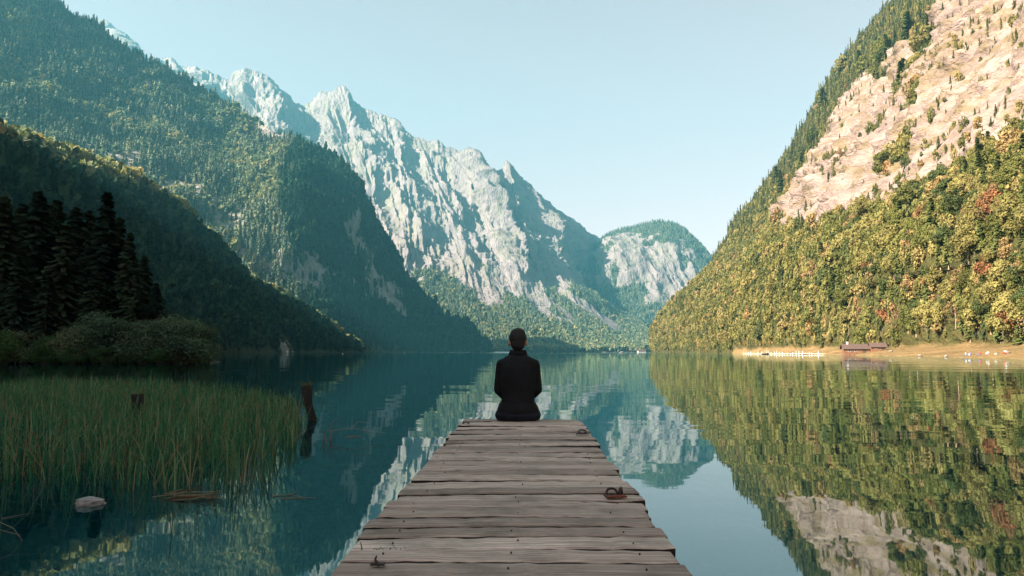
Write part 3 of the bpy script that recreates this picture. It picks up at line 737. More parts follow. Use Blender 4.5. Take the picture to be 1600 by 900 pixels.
# ---------------------------------------------------------------- the 300 largest trees of the right slope, each a thing
r3 = np.random.default_rng(99)
LOOKS = [   # look, colour stops, weight near the shore, label
 ("olive", (0.105, 0.112, 0.036), "rounded olive green broadleaf tree in the wood above the sunny shore", 30),
 ("yellow", (0.175, 0.16, 0.06), "yellow green broadleaf tree in the wood above the sunny shore", 26),
 ("dull", (0.06, 0.078, 0.03), "dark green broadleaf tree in the wood above the sunny shore", 18),
 ("ochre", (0.23, 0.165, 0.08), "ochre brown autumn broadleaf tree in the wood above the sunny shore", 8),
 ("rust", (0.20, 0.10, 0.05), "rust orange autumn broadleaf tree in the wood above the sunny shore", 1),
 ("bare", (0.2, 0.13, 0.075), "thin pinkish tree with nearly bare twigs in the wood above the sunny shore", 5),
 ("conifer", (0.07, 0.085, 0.028), "pointed dark spruce in the wood above the sunny shore", 10)]
protos = {}
for look, colr, lab, wgt in LOOKS:
    mt = leaf_mat(look + "_tree_leaves", [(0, tuple(x * 0.92 for x in colr)), (1, tuple(x * 1.36 for x in colr))], 0.15 if look == "conifer" else 0.35)
    L = []
    for k in range(3):
        if look == "conifer":
            V, F = spruce_crown(r3, 11.0, 4.6, 22, 8, 5, 0.52, base=0.1); lm = None; hh = 11.0
        else:
            hh = 10.0; wd = (8.6, 7.4, 6.6)[k]
            V, F, lm = broad_crown(r3, hh, wd, (16, 14, 18)[k], 700 if look == "bare" else 2700, 0.16 if look == "bare" else 0.235, base=0.3 if look == "bare" else 0.2)
        cm_ = raw_mesh("crown", V, F, mt)
        tm = trunk_mesh("trunk", hh * 0.9, 0.16 if look != "bare" else 0.12, pale_bark if look == "bare" or k == 2 else bark, r3.uniform(-0.06, 0.06), lm)
        L.append((cm_, tm, hh))
    protos[look] = L

def tree_thing(name, look, k, loc, h, rz, label, group, squash=1.0):
    cm_, tm, hh = protos[look][k]
    t = empty(name, loc, rz); s = h / hh; t.scale = (s * squash, s * squash, s)
    tag(t, label, "tree", group)
    link("crown", cm_, t); link("trunk", tm, t)
    return t

# trees one can name by where they stand in the photograph: (px, py at crown middle, look, height, label)
NAMED = [(1383, 498, "rust", 9.0, "slim rust orange tree just behind the small dark roofed shed"),
         (1358, 418, "rust", 7.5, "small rust orange tree high in the green wood above the boathouse"),
         (1548, 440, "rust", 10.5, "largest rust red tree standing in the green wood by the right edge"),
         (1494, 500, "bare", 11.0, "pinkish nearly bare tree on the edge of the wood over the meadow"),
         (1402, 520, "olive", 7.0, "round olive tree on the grass right beside the small shed"),
         (1530, 500, "conifer", 12.0, "broad dark spruce on the meadow edge near the walkers"),
         (1448, 505, "yellow", 10.0, "pale yellow green tree at the foot of the wood over the meadow"),
         (1168, 505, "conifer", 15.0, "dark pointed spruce by the shore near the end of the white jetty"),
         (1545, 345, "bare", 11.0, "tall pale trunked thin tree high in the wood near the picture edge")]
flat = EG.reshape(-1, 3); fpx, fpy = proj(flat)
for (a, b, look, h, lab) in NAMED:
    okm = (flat[:, 2] > 1.0)
    dist = np.where(okm, (fpx - a) ** 2 + (fpy - (b + 9)) ** 2, 1e12); q = flat[int(dist.argmin())]
    tree_thing({"conifer": "spruce_tree"}.get(look, "broadleaf_tree"), look, 0, (q[0], q[1], q[2] - 0.3), h, r3.uniform(0, 6), lab, "trees of the sunny slope", 0.8)
wts = np.array([l[3] for l in LOOKS], float); wts /= wts.sum()
for n_, i in enumerate(single[:290]):
    p = ep[i]
    look = LOOKS[int(r3.choice(7, p=wts))]
    if conE[i] and r3.random() < 0.5: look = LOOKS[6]
    if p[2] < 6 and look[0] in ("rust", "ochre"): look = LOOKS[1]
    h = hE[i] * (1.15 if look[0] == "conifer" else 1.0)
    tree_thing("spruce_tree" if look[0] == "conifer" else "broadleaf_tree", look[0], int(r3.integers(0, 3)), (p[0], p[1], p[2] - 0.1), h, r3.uniform(0, 6.28), look[2], "trees of the sunny slope", r3.uniform(0.85, 1.1))

# ---------------------------------------------------------------- dark spruces on the near headland
sp_protos = []
for k in range(3):
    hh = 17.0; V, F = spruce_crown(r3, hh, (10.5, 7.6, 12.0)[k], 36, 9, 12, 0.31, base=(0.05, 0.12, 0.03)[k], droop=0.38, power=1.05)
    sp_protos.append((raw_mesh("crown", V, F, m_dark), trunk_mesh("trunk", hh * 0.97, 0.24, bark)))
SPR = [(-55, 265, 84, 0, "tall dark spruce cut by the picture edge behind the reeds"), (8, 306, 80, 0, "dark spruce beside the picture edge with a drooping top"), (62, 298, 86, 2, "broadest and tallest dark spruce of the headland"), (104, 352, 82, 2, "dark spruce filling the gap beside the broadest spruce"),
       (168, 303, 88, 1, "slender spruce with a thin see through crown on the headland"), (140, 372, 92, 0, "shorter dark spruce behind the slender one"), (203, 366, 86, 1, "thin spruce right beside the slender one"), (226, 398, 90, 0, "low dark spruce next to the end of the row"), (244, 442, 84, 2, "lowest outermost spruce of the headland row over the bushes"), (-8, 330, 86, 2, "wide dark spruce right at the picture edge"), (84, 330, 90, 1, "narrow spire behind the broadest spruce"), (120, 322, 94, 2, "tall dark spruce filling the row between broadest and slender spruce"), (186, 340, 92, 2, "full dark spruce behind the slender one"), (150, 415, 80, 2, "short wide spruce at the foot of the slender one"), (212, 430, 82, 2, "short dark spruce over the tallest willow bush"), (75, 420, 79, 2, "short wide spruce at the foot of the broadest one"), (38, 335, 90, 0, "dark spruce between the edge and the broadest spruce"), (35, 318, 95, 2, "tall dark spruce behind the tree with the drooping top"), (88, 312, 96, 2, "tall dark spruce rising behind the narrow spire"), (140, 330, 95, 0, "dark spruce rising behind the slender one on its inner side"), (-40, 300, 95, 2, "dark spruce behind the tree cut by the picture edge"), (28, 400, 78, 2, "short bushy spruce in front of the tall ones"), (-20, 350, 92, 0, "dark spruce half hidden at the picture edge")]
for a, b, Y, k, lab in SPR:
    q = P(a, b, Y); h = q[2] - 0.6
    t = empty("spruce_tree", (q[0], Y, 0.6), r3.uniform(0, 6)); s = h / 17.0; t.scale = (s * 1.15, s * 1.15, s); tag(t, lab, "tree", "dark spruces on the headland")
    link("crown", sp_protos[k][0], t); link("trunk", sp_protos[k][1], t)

# willow bushes and low growth along the headland water line
m_willow = leaf_mat("grey_willow_leaves", [(0, (0.06, 0.10, 0.07)), (0.7, (0.10, 0.145, 0.10)), (1, (0.14, 0.17, 0.10))], 0.25, jitter=0.5)
m_lowgreen = leaf_mat("low_bank_leaves", [(0, (0.03, 0.075, 0.035)), (0.7, (0.055, 0.11, 0.045)), (1, (0.10, 0.10, 0.045))], 0.25, jitter=0.4)
bush_p = []
for k in range(4):
    V, F, lc = broad_crown(r3, 1.0, 1.15, 26, 5200, 0.0165, base=0.12)
    m = MB()
    for c_ in lc[:9]: m.tube([(0.02 * k, 0, -0.12), Vector([float(x) for x in c_]) * 0.5, [float(x) for x in c_]], [0.02, 0.013, 0.004], 5)
    bush_p.append((V, F, m))
bmesh_w = [raw_mesh("foliage", V, F, m_willow) for V, F, m in bush_p]; bmesh_g = [raw_mesh("foliage", V, F, m_lowgreen) for V, F, m in bush_p]; bstem = [raw_mesh("stem", m.v, m.f, bark) for V, F, m in bush_p]
BUSH = [(305, 505, 77.0, 1.35, 0, "grey green willow bush outermost at the tip of the headland"), (268, 498, 78, 1.3, 0, "grey green willow bush next to the tip of the headland"), (225, 504, 76.5, 1.2, 0, "rounded willow bush in the middle of the headland bushes"), (185, 500, 77.5, 1.3, 0, "willow bush below the thin spruces"), (150, 492, 78, 1.25, 0, "tallest pale willow bush on the headland"), (120, 515, 76, 1.2, 0, "willow bush at the inner end of the willow row"),
        (84, 528, 76, 1.4, 1, "low green bush below the broadest spruce"), (40, 518, 77, 1.5, 0, "pale bush below the spruce at the picture edge"), (8, 522, 75, 1.4, 1, "low dark bush at the picture edge"), (70, 545, 74.5, 1.7, 1, "small bright green bank shrub over the water"), (112, 546, 74.5, 1.6, 1, "small olive bank shrub at the water edge"), (165, 545, 75.5, 1.9, 1, "flat green shrub below the willows"), (205, 548, 75.4, 1.9, 1, "flat dark shrub in the middle of the bank"), (250, 546, 75.6, 1.9, 1, "flat shrub below the outer willows"), (290, 545, 75.8, 1.6, 1, "last low shrub near the tip of the headland")]
for i, (a, b, Y, wf, kind, lab) in enumerate(BUSH):
    q = P(a, b, Y); h = q[2] + 0.1
    t = empty("willow_bush" if kind == 0 else "bank_shrub", (q[0], Y, 0.0), r3.uniform(0, 6)); t.scale = (h * wf, h * wf, h * 1.03); tag(t, lab, "bush", "bushes on the headland")
    link("foliage", (bmesh_w if kind == 0 else bmesh_g)[i % 4], t); link("stem", bstem[i % 4], t)

# ================================================================== FOREGROUND: reeds
def water_pt(px, py, z=0.0):
    d = Vector(P(px, py, 1.0)) - Vector((0, 0, CAMZ)); k = (z - CAMZ) / d.z
    return Vector((d.x * k, d.y * k, z))

r4 = np.random.default_rng(5)
def blade(m, base, h, w, lean, az, curl, kink=0.0):
    dx, dy = math.cos(az), math.sin(az); sx, sy = -dy * w / 2, dx * w / 2
    V = []
    for t in (0.0, 0.35, 0.68, 0.88):
        o = lean * h * t + curl * h * t ** 2.6; z = h * (t - 0.42 * abs(curl) * t ** 3)
        p = (base[0] + dx * o, base[1] + dy * o, base[2] + z); q = (1 - t * 0.55)
        V += [(p[0] - sx * q, p[1] - sy * q, p[2]), (p[0] + sx * q, p[1] + sy * q, p[2])]
    t = 1.0; o = lean * h + curl * h + kink * h; V.append((base[0] + dx * o, base[1] + dy * o, base[2] + h * (1 - 0.42 * abs(curl)) - abs(kink) * h * 0.5))
    m.add(V, [(0, 1, 3, 2), (2, 3, 5, 4), (4, 5, 7, 6), (6, 7, 8)])

def reed_mat(name, stops):
    n = NT(name); g = n.new("ShaderNodeNewGeometry")
    c = n.ramp(g.outputs['Random Per Island'], stops)
    return n.out(n.new("ShaderNodeMixShader", {0: 0.3, 1: n.new("ShaderNodeBsdfDiffuse", {0: c}).outputs[0], 2: n.new("ShaderNodeBsdfTranslucent", {0: c}).outputs[0]}).outputs[0])
m_reed = reed_mat("green_reed", [(0, (0.022, 0.10, 0.055)), (0.4, (0.05, 0.165, 0.075)), (0.7, (0.11, 0.20, 0.085)), (0.86, (0.22, 0.27, 0.15)), (0.93, (0.22, 0.19, 0.10)), (1, (0.2, 0.09, 0.04))])
m_dry = reed_mat("dry_reed", [(0, (0.14, 0.11, 0.06)), (0.6, (0.26, 0.21, 0.13)), (1, (0.12, 0.06, 0.03))])
# outline of the bed on the water in picture coordinates of its foot
bed_poly = [(-260, 770), (-260, 640), (-60, 608), (120, 606), (300, 612), (400, 622), (452, 636), (478, 668), (462, 700), (442, 718), (432, 742), (405, 760), (330, 768), (230, 770), (90, 758), (20, 752), (-60, 768)]
m = MB(); cnt = 0
ys = lambda py: FPX * CAMZ / (py - 550.0)
while cnt < 15500:
    # uniform on the water, accepted inside the outline
    Y = r4.uniform(6.0, 26.0); X = r4.uniform(-14, -1.6)
    v = proj(np.array([[X, Y, 0.0]])); a, b = float(v[0][0]), float(v[1][0])
    if a < -250: continue
    if not poly_mask(np.array([a]), np.array([b]), bed_poly)[0]: continue
    cl = float(noise(np.array([[X, Y, 0.0]]), 1.1, 91)[0])
    dens = 0.62 + 0.55 * cl
    if Y > 13: dens *= 0.8
    if r4.random() > dens: continue
    h = (r4.uniform(0.22, 0.55) if Y < 9.5 else r4.uniform(0.22, 0.42)) * (1 + 0.22 * cl) * (1.0 if r4.random() > 0.10 else r4.uniform(1.1, 1.4))
    if b > 735: h *= r4.uniform(0.7, 1.0)
    blade(m, (X, Y, -0.12), h + 0.12, r4.uniform(0.006, 0.013) * (1 + 0.02 * Y), r4.normal(0, 0.17), r4.uniform(0, 6.28), abs(r4.normal(0, 0.22)) if r4.random() < 0.7 else r4.uniform(0.3, 0.8), 0)
    if r4.random() < 0.02:
        tp = m.v[-1]; m.tube([(tp[0], tp[1], tp[2] - 0.01), (tp[0] + 0.004, tp[1], tp[2] + 0.035), (tp[0] + 0.012, tp[1], tp[2] + 0.06)], [0.004, 0.006, 0.002], 5)
    cnt += 1
tag(m.build("reeds", m_reed), "dense green reed bed standing in the dark shallows", "reeds", kind="stuff")
m = MB()
for i in range(240):                      # bent and broken dry stalks
    a, b = r4.uniform(-200, 470), r4.uniform(650, 768)
    if not poly_mask(np.array([a]), np.array([b]), bed_poly)[0]: continue
    w = water_pt(a, b)
    blade(m, (w.x, w.y, -0.08), r4.uniform(0.25, 0.62), r4.uniform(0.007, 0.012), r4.normal(0, 0.35), r4.uniform(0, 6.28), r4.uniform(-0.7, 0.9), r4.uniform(-0.1, 0.2))
tag(m.build("dry_reeds", m_dry), "bleached and broken stalks among the green reeds", "reeds", kind="stuff")

# floating mat of dead stalks
m = MB()
for i in range(24):
    w = water_pt(r4.uniform(258, 342), r4.uniform(772, 784)); az = r4.normal(0.25, 0.5); L = r4.uniform(0.03, 0.15)
    m.tube([(w.x - L * math.cos(az), w.y - L * math.sin(az) * 0.5, 0.005 + r4.uniform(0, 0.02)), (w.x + L * math.cos(az), w.y + L * math.sin(az) * 0.5, 0.012 + r4.uniform(0, 0.035))], [0.004, 0.003], 5)
tag(m.build("dead_reed_raft", m_dry), "small floating mat of dead reed stalks in front of the reed bed", "reed debris")

# thin plant stalks and twigs in the water
def twigs(name, lines, mat, label, cat, r=0.004):
    m = MB()
    for L in lines: m.tube([Vector(q) for q in L], [r * (1 - 0.6 * i / (len(L) - 1)) for i in range(len(L))], 5)
    return tag(m.build(name, mat), label, cat)
dead = simple("grey_dead_wood", (0.16, 0.14, 0.11), 0.9, 0.4, 6, 0.4)
pale_twig = simple("pale_dead_stalk", (0.16, 0.145, 0.10), 0.9, 0.3, 9, 0.3)
def wp(px, py, z): q = water_pt(px, py); return (q.x, q.y, z)
def rel(px, py, dx, dz): q = water_pt(px, py); return (q.x + dx, q.y, dz)
twigs("bare_twig", [[rel(515, 686, 0, -0.05), rel(515, 686, 0.02, 0.2), rel(515, 686, 0.10, 0.27)], [rel(515, 686, 0.0, 0.1), rel(515, 686, 0.28, 0.14), rel(515, 686, 0.55, 0.09), rel(515, 686, 0.72, 0.08)], [rel(515, 686, 0.28, 0.14), rel(515, 686, 0.36, 0.22), rel(515, 686, 0.5, 0.2)]], dead, "thin forked twig arching out of the water beside the reeds", "twig", 0.006)
twigs("water_stalk", [[wp(505, 690, -0.05), rel(505, 690, 0.01, 0.15)], [wp(517, 688, -0.05), rel(517, 688, 0.01, 0.12)], [wp(511, 692, -0.05), rel(511, 692, -0.02, 0.08)]], dead, "cluster of short dark stalk stubs left of the forked twig", "stalk", 0.012)
twigs("floating_stalk", [[wp(540, 683, 0.004), wp(566, 682, 0.01)]], pale_twig, "pale stalk lying flat on the water beside the forked twig", "stalk", 0.008)
twigs("floating_twig", [[wp(425, 776, 0.004), wp(452, 774, 0.008), wp(478, 779, 0.004)], [wp(452, 774, 0.006), wp(466, 768, 0.004)], [wp(440, 780, 0.004), wp(494, 778, 0.004)]], pale_twig, "branched pale stem floating flat near the open corner of the reeds", "stalk", 0.004)
twigs("drifting_straw", [[wp(2, 811, 0.004), wp(48, 803, 0.006)], ], pale_twig, "thin straw floating near the picture edge below the stone", "straw", 0.003)
twigs("bowed_stalk", [[wp(-25, 845, -0.05), rel(-25, 845, 0.06, 0.12), rel(-25, 845, 0.17, 0.07), rel(-25, 845, 0.24, -0.02)], [wp(-40, 850, -0.05), rel(-40, 850, 0.1, 0.09), rel(-40, 850, 0.26, 0.05)]], pale_twig, "dry stalks bowing over the water in the near corner", "stalk", 0.004)
twigs("leaning_stalk", [[rel(437, 645, 0, 0.16), rel(462, 690, 0, 0.0)], [rel(443, 642, 0.0, 0.2), rel(455, 665, 0, 0.02)]], pale_twig, "long pale stalk leaning out of the reed edge towards the stump", "stalk", 0.006)

# old stumps with grass tufts
m_moss = reed_mat("stump_grass", [(0, (0.05, 0.08, 0.025)), (0.6, (0.14, 0.13, 0.05)), (1, (0.24, 0.18, 0.09))])
stumpm = simple("rotten_stump", (0.02, 0.0185, 0.016), 0.95, 0.5, 9, 0.9)
def stump(px, py, h, r, lean, label, tuft_n):
    w = water_pt(px, py); t = empty("old_post", (w.x, w.y, 0)); tag(t, label, "post", "rotten posts in the reeds")
    m = MB(); pts = []; rr = []
    for k in range(9):
        f = k / 8; pts.append((lean * h * f + 0.012 * math.sin(5 * f), 0.01 * math.cos(7 * f), -0.25 + (h + 0.25) * f)); rr.append(r * (0.82 + 0.25 * f + 0.07 * math.sin(9 * f + px)))
    m.tube(pts, rr, 14)
    V = np.array(m.v); V += (fbm(V, (0.05, 0.05, 0.2), 3, int(px)) * 0.018)[:, None] * np.array([1, 1, 0.2]); m.v = [tuple(v) for v in V]
    m.build("stump", stumpm, t, True)
    g = MB()
    for k in range(tuft_n):
        a = r4.uniform(0, 6.28); rad = r * r4.uniform(0.2, 1.0)
        blade(g, (lean * h + rad * math.cos(a), rad * math.sin(a), h - 0.03), r4.uniform(0.05, 0.16), 0.006, r4.uniform(0.1, 0.7), a, r4.uniform(0, 0.8))
    for k in range(tuft_n // 3):
        a = r4.uniform(0, 6.28); blade(g, (lean * h * 0.1 + r * 0.9 * math.cos(a), r * 0.9 * math.sin(a), 0.0), r4.uniform(0.05, 0.13), 0.006, r4.uniform(0.1, 0.6), a, r4.uniform(0, 0.6))
    g.build("grass_tuft", m_moss, t)
stump(490, 657, 0.56, 0.07, -0.23, "leaning rotten post with a grass tuft at the open end of the reeds", 70)
stump(214, 648, 0.36, 0.085, 0.0, "short dark rotten post half sunk in the middle of the reeds", 40)

# pale stone in the shallows
bm = bmesh.new(); bmesh.ops.create_icosphere(bm, subdivisions=4, radius=1)
V = np.array([v.co[:] for v in bm.verts]); V = V * (1 + 0.26 * fbm(V, 0.8, 4, 8)[:, None] + 0.03 * fbm(V, 0.25, 3, 9)[:, None]); V[:, 2] = np.where(V[:, 2] > 0.62, 0.62 + (V[:, 2] - 0.62) * 0.25, V[:, 2])
V[:, 2] *= 0.75 + 0.35 * (V[:, 0] < 0.1) * (1 - np.abs(V[:, 0] + 0.3)); V *= np.array([0.108, 0.08, 0.05]); w = water_pt(142, 788)
F = [[v.index for v in f.verts] for f in bm.faces]; bm.free()
n = NT("pale_stone"); c = n.coord(); q = n.noise(c, 14, 6, 0.65); q2 = n.noise(c, 5, 3)
stonem = n.principled(n.mix(n.ramp(q2, [(0.55, 0.0), (0.72, 0.7)]), n.ramp(q, [(0.3, (0.15, 0.14, 0.13)), (0.7, (0.33, 0.31, 0.29))]), (0.07, 0.06, 0.055)), 0.85, n.bump(q, 0.7, 0.02))
tag(link("stone", raw_mesh("stone", V, F, stonem, True), None, (w.x, w.y, 0.012), 0.3), "flat pale grey stone poking out of the shallow water by the reeds", "stone")

# ================================================================== DOCK
DECK = 0.45
def deck_pt(px, py): return water_pt(px, py, DECK)
LN, LF, RN, RF = deck_pt(506, 900), deck_pt(724, 654.5), deck_pt(1086, 900), deck_pt(907, 654.5)
FAR = LF.y
def edge(a, b, y): return a.x + (b.x - a.x) * (y - a.y) / (b.y - a.y)
n = NT("weathered_planks"); g = n.new("ShaderNodeNewGeometry"); ri = g.outputs['Random Per Island']
off = n.new("ShaderNodeVectorMath", {0: n.pos((1, 1, 1)), 1: n.new("ShaderNodeCombineXYZ", {0: n.math('MULTIPLY', ri, 37.0), 1: n.math('MULTIPLY', ri, 11.0)}).outputs[0]}, operation='ADD').outputs[0]
mp = n.new("ShaderNodeMapping", {0: off, 'Scale': (0.8, 30, 30)}).outputs[0]
gr = n.noise(mp, 2.6, 10, 0.78, 0.3); fine = n.noise(n.new("ShaderNodeMapping", {0: off, 'Scale': (2.0, 90, 40)}).outputs[0], 2.0, 5, 0.6)
blot = n.noise(off, 3.5, 5, 0.65)
c = n.ramp(gr, [(0.30, (0.09, 0.07, 0.058)), (0.47, (0.43, 0.35, 0.295)), (0.66, (0.76, 0.65, 0.57))])
c = n.mix(n.ramp(fine, [(0.52, 0.0), (0.7, 0.6)]), c, (0.07, 0.06, 0.05))
c = n.mix(n.ramp(blot, [(0.3, 0.6), (0.52, 0.0)]), c, (0.14, 0.125, 0.10))
st_ = n.noise(n.new('ShaderNodeMapping', {0: n.pos((1, 1, 1)), 'Scale': (3.0, 3.0, 1)}).outputs[0], 1.1, 5, 0.65)
c = n.mix(n.ramp(st_, [(0.55, 0.0), (0.72, 0.5)]), c, (0.11, 0.115, 0.075))
c = n.mix(ri, n.mix(1.0, c, (1.22, 1.17, 1.13), 'MULTIPLY'), n.mix(1.0, c, (0.6, 0.55, 0.52), 'MULTIPLY'))
plank_m = n.principled(c, 0.85, n.bump(n.math('ADD', gr, n.math('MULTIPLY', fine, 0.5)), 0.55, 0.012), 0.25)
dark_edge = simple("blackened_plank_edges", (0.016, 0.013, 0.011), 0.95, 0.4, 6, 0.5)
dark_wood = simple("dark_wet_wood", (0.05, 0.042, 0.035), 0.9, 0.4, 6, 0.5)
iron = simple("rusted_iron", (0.05, 0.035, 0.03), 0.65, 0.5, 25, 0.4, 0.4, 0.5)
rust = simple("red_rust", (0.17, 0.055, 0.03), 0.85, 0.45, 25, 0.5)

dock = empty("dock", ((LF.x + RF.x) / 2, 4.0, 0.0)); tag(dock, "weathered grey plank jetty running out over the lake", "jetty")
DO = Vector(dock.location)
r5 = np.random.default_rng(17)
# joints between planks read off the photograph, nearest first
joints = [876, 855.6, 837, 822, 807.6, 792.6, 781.5, 771, 762, 750.6, 742, 735, 727, 719.5, 713, 707, 701, 696, 691, 686.5, 682, 678, 674, 670.5, 667, 664, 661, 658, 654.5]
jy = [deck_pt(800, j).y for j in joints]
yl = [jy[0] - 0.172 * k for k in range(24, 0, -1)] + jy
planks = MB()
for k in range(len(yl) - 1):
    y0, y1 = yl[k], yl[k + 1]
    gap = 0.017 + 0.014 * r5.random() ** 2
    if r5.random() < 0.2: gap += 0.008
    xa, xb = edge(LN, LF, (y0 + y1) / 2), edge(RN, RF, (y0 + y1) / 2)
    xa += r5.normal(0, 0.010); xb += r5.normal(0, 0.010); tilt = r5.normal(0, 0.004); zt = DECK + r5.normal(0, 0.0035)
    j0 = jy.index(y0) if y0 in jy else -1
    broken = (j0 == 6)                         # the plank with the rotten outer end
    if broken: xb += 0.012
    if j0 == 5: xb += 0.00
    N = 26; rows = []
    for i in range(N + 1):
        f = i / N; x = xa + (xb - xa) * f
        yy0 = y0 + gap / 2 + 0.001 * math.sin(f * 9 + k) + r5.normal(0, 0.0012); yy1 = y1 - gap / 2 + 0.001 * math.sin(f * 7 + 2 * k) + r5.normal(0, 0.0012)
        if broken and f > 0.93: yy0 += (f - 0.93) * 0.5; yy1 -= (f - 0.93) * 0.35
        if f in (0.0, 1.0): yy0 += r5.uniform(0, 0.008); yy1 -= r5.uniform(0, 0.008)
        z = zt + tilt * (f - 0.5) * 2 + r5.normal(0, 0.0012) - 0.004 * (2 * f - 1) ** 2
        e = 0.006
        ring = [(x, yy0, z - 0.045), (x, yy0, z - e), (x, yy0 + e, z), (x, (yy0 + yy1) / 2, z + 0.0015 * math.sin(k * 3.1)), (x, yy1 - e, z), (x, yy1, z - e), (x, yy1, z - 0.045)]
        if i == 0: ring = [(q[0] + (0.006 if q[2] > z - 0.003 else 0) + r5.uniform(0, 0.004), q[1], q[2]) for q in ring]
        if i == N: ring = [(q[0] - (0.006 if q[2] > z - 0.003 else 0) - r5.uniform(0, 0.004), q[1], q[2]) for q in ring]
        rows.append(ring)
    V = [tuple(Vector(q) - DO) for rg in rows for q in rg]; F = []
    for i in range(N):
        for q in range(7):
            s = (q + 1) % 7; F.append((i * 7 + q, i * 7 + s, (i + 1) * 7 + s, (i + 1) * 7 + q))
    F.append(tuple(range(7))); F.append(tuple(N * 7 + q for q in range(6, -1, -1)))
    planks.add(V, [f[::-1] for f in F])
dm = raw_mesh("deck", planks.v, planks.f, [plank_m, dark_edge])
fn = np.zeros(len(dm.polygons) * 3); dm.polygons.foreach_get("normal", fn); fn = fn.reshape(-1, 3)
dm.polygons.foreach_set("material_index", (np.abs(fn[:, 1]) > 0.8).astype(np.int32))
link("deck", dm, dock)
for s in (0.12, 0.5, 0.88):
    m = MB(); x0 = edge(LN, LF, -1.5) * (1 - s) + edge(RN, RF, -1.5) * s; x1 = edge(LN, LF, FAR) * (1 - s) + edge(RN, RF, FAR) * s
    yb = yl[0] + 0.05; ye = FAR - 0.06
    for (w0, h0, h1) in ((0.05, DECK - 0.19, DECK - 0.055),):
        V = [Vector(q) - DO for q in ((x0 - w0, yb, h0), (x0 + w0, yb, h0), (x1 + w0, ye, h0), (x1 - w0, ye, h0), (x0 - w0, yb, h1), (x0 + w0, yb, h1), (x1 + w0, ye, h1), (x1 - w0, ye, h1))]
        m.add(V, [(3, 2, 1, 0), (4, 5, 6, 7), (0, 1, 5, 4), (1, 2, 6, 5), (2, 3, 7, 6), (3, 0, 4, 7)])
    m.build("stringer", dark_wood, dock)
for y in (-1.0, 1.6, 4.3, 7.2):
    m = MB().box(edge(LN, LF, y) + 0.03 - DO.x, edge(RN, RF, y) - 0.03 - DO.x, y - 0.06 - DO.y, y + 0.06 - DO.y, DECK - 0.32, DECK - 0.195); m.build("crossbeam", dark_wood, dock)
    for x in (edge(LN, LF, y) + 0.14, edge(RN, RF, y) - 0.14):
        MB().tube([(x - DO.x, y - DO.y, -2.5), (x - DO.x + 0.01, y - DO.y, 0), (x - DO.x, y - DO.y, DECK - 0.325)], [0.085, 0.08, 0.075], 12).build("post", dark_wood, dock, True)
# mooring irons
def circ(c, r, ax, ay, n=20): return [Vector(c) + ax * (r * math.cos(2 * math.pi * k / n)) + ay * (r * math.sin(2 * math.pi * k / n)) for k in range(n)]
X_, Y_, Z_ = Vector((1, 0, 0)), Vector((0, 1, 0)), Vector((0, 0, 1))
# rusty ring on its plate near the broken plank
p = deck_pt(960, 776) - DO + Vector((0, 0, 0.003))
b = MB().box(-0.055, 0.035, -0.022, 0.022, 0.0, 0.008, Matrix.Translation(p + Vector((0.012, -0.03, 0))) @ Matrix.Rotation(0.25, 4, 'Z'))
o = b.build("mooring_plate", rust, dock)
MB().tube(circ(p + Vector((-0.012, 0.0, 0.017)), 0.024, (X_ * 0.95 + Y_ * 0.2).normalized(), (Y_ * 0.75 + Z_ * 0.5).normalized()), 0.006, 8, True).build("mooring_ring", iron, o, True)
MB().tube([p + Vector((0.02, -0.02, 0.0)), p + Vector((0.024, -0.01, 0.03)), p + Vector((0.03, 0.005, 0.036)), p + Vector((0.036, 0.012, 0.0))], 0.007, 8).build("staple", iron, o, True)
for (a, b_, r_) in ((728, 665.5, 0.026), (910, 679, 0.03)):
    p = deck_pt(a, b_) - DO + Vector((0, 0, 0.004))
    o = MB().box(-0.05, 0.05, -0.016, 0.016, 0, 0.007, Matrix.Translation(p)).build("mooring_plate", iron, dock)
    MB().tube(circ(p + Vector((0, 0, 0.018)), r_, X_, (Z_ * 0.4 + Y_ * 0.9).normalized()), 0.006, 8, True).build("mooring_ring", iron, o, True)
p = deck_pt(588, 884) - DO
o = MB().box(-0.02, 0.02, -0.012, 0.012, 0, 0.006, Matrix.Translation(p + Vector((0.006, 0, 0.003)))).build("hook_plate", iron, dock)
MB().tube([p + Vector((0.008, -0.003, 0.0)), p + Vector((0.004, 0, 0.008)), p + Vector((-0.003, 0, 0.016)), p + Vector((-0.003, 0.003, 0.023)), p + Vector((0.001, 0.004, 0.029))], [0.005, 0.005, 0.004, 0.0035, 0.002], 8).build("hook", iron, o, True)
# nail heads
m = MB()
for k in range(18, len(yl) - 1):
    for s in (0.12, 0.5, 0.88):
        y = yl[k] + (yl[k + 1] - yl[k]) * r5.uniform(0.3, 0.7); x = edge(LN, LF, y) * (1 - s) + edge(RN, RF, y) * s + r5.normal(0, 0.012)
        q = Vector((x, y, DECK + 0.004)) - DO
        m.tube([q - Z_ * 0.006, q], [0.003, 0.003], 8)
m.build("nail_heads", iron, dock)["kind"] = "stuff"
# small weeds growing between the planks
m_weed = reed_mat("dock_weed", [(0, (0.03, 0.07, 0.02)), (1, (0.09, 0.14, 0.04))])
for (a, b_, nn, lab) in ((690, 716, 26, "little green weed between the planks half way along the jetty"), (600, 854, 14, "tiny moss green weed between the nearest planks")):
    q = deck_pt(a, b_); m = MB()
    for k in range(nn):
        az = r5.uniform(0, 6.28); blade(m, (q.x + r5.normal(0, 0.03), q.y + r5.normal(0, 0.006), DECK - 0.02), r5.uniform(0.015, 0.04), 0.006, r5.uniform(0.1, 0.8), az, r5.uniform(0.1, 0.8))
    tag(m.build("weed", m_weed), lab, "weed")

